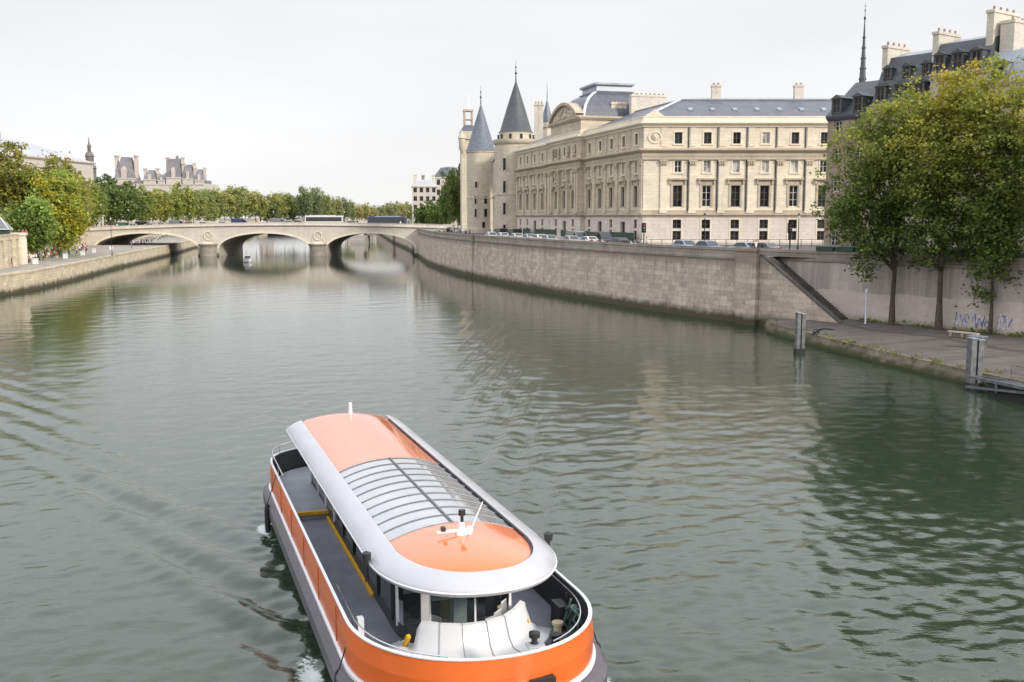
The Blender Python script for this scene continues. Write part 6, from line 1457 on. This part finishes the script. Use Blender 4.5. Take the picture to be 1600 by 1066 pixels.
def driftwood():
    x, y = 28.6, 94.5; r = empty('mooring_iron', (x,y,PZ+.03), 0, 'bent rusty mooring iron lying on the lower quay edge', 'mooring iron')
    mb = MB(); mb.tube([(-.6,.3,.08),(-.1,0,.55),(.3,-.1,.7),(1.2,-.3,.62)], [.1,.09,.08,.06], 7); mb.build('bar', MT['iron'], r)
    mb = MB(); mb.tube([(-.35+.25*math.cos(t),.1,.35+.25*math.sin(t)) for t in np.linspace(0,2*math.pi,13)], .05, 6, cap=False); mb.build('ring', MT['iron'], r)
driftwood()
# left bank: white counters before the crowd, kiosk with a pointed awning, railings
for px, py, w, lab in ((57,414,1.7,'leftmost white counter beside the crowd on the left riverside path'),(104,405.5,1.7,'middle white counter beside the crowd on the left riverside path'),(131,400.5,1.6,'right white counter beside the crowd near the bridge'),(176,392,1.5,'small white counter beyond the crowd before the bridge arch'),(149,396.5,1.2,'little white counter between the crowd and the lamp post')):
    x, y = lw_pt(px, py-2); r = empty('counter', (x,y,LZ), rad(100), lab, 'counter')
    mb = MB(); mb.box(-w/2,w/2,-.3,.3,0,.95); mb.build('cabinet', MT['white'], r); mb = MB(); mb.box(-w/2-.08,w/2+.08,-.38,.38,.95,1.02); mb.build('top', MT['white'], r)
def kiosk():
    r = empty('kiosk', (-91.5,184,LG), rad(15), 'dark kiosk with pointed white awning on the left embankment', 'kiosk')
    mb = MB(); mb.box(-1.8,1.8,-1.5,1.5,0,2.5); mb.build('cabin', MT['dgreen'], r)
    mb = MB(); mb.add([(-2.3,-2.0,2.5),(2.3,-2.0,2.5),(2.3,2,2.5),(-2.3,2,2.5),(0,0,5.6)],[(0,1,4),(1,2,4),(2,3,4),(3,0,4)]); mb.build('awning', plain('awning_slate', (.16,.17,.19), .6), r)
    mb = MB()
    for a in ((-2.3,-2.0),(2.3,-2.0),(2.3,2)): mb.tube([(a[0],a[1],2.52),(0,0,5.64)], .09, 5)
    mb.tube([(-2.3,-2.0,2.5),(2.3,-2.0,2.5),(2.3,2,2.5)], .09, 5); mb.build('awning_trim', MT['white'], r); r.scale = (.8,.8,.72)
kiosk()
for i, (px, t) in enumerate(((22,'black'),(28,'red'),(33,'red'),(12,'black'))):
    y = 188; person(((px-800)/1600*y, y+3, LG), .5, 'stand', t, 'black', (f'person in {t} at the top of the left embankment by the kiosk'), 'people on the left embankment')
# small motor boat far up the river
def launch():
    r = empty('motor_launch', (-70.3,272.9,0), rad(-70), 'small white motor launch before the stone bridge', 'boat')
    mb = MB(); g = []
    for x in np.linspace(-2.4,2.8,12):
        w = 1.0*max(.03,1-max(0,(x-.3)/2.5)**2.2); g.append([(x,-w,.75+.12*max(0,x)),(x,-w*.9,.2),(x,0,-.25),(x,w*.9,.2),(x,w,.75+.12*max(0,x))])
    mb.grid(g); mb.poly(list(reversed(g[0]))); mb.build('hull', MT['white'], r)
    mb = MB(); mb.grid([[(p[0][0],p[0][1]*.94,p[0][2]-.08),(p[0][0],p[4][1]*.94,p[4][2]-.08)] for p in g]); mb.build('deck', MT['steel'], r)
    mb = MB(); mb.add([(.9,-.7,.8),(.9,.7,.8),(-.9,-.75,.75),(-.9,.75,.75),(.3,-.6,1.75),(.3,.6,1.75),(-.9,-.62,1.75),(-.9,.62,1.75)],[(0,1,5,4),(2,6,7,3),(0,4,6,2),(1,3,7,5),(4,5,7,6)]); c = mb.build('cabin', MT['carglass'], r)
    mb = MB(); mb.box(-1.0,.4,-.7,.7,1.76,1.84); mb.build('cabin_roof', MT['white'], c)
launch()
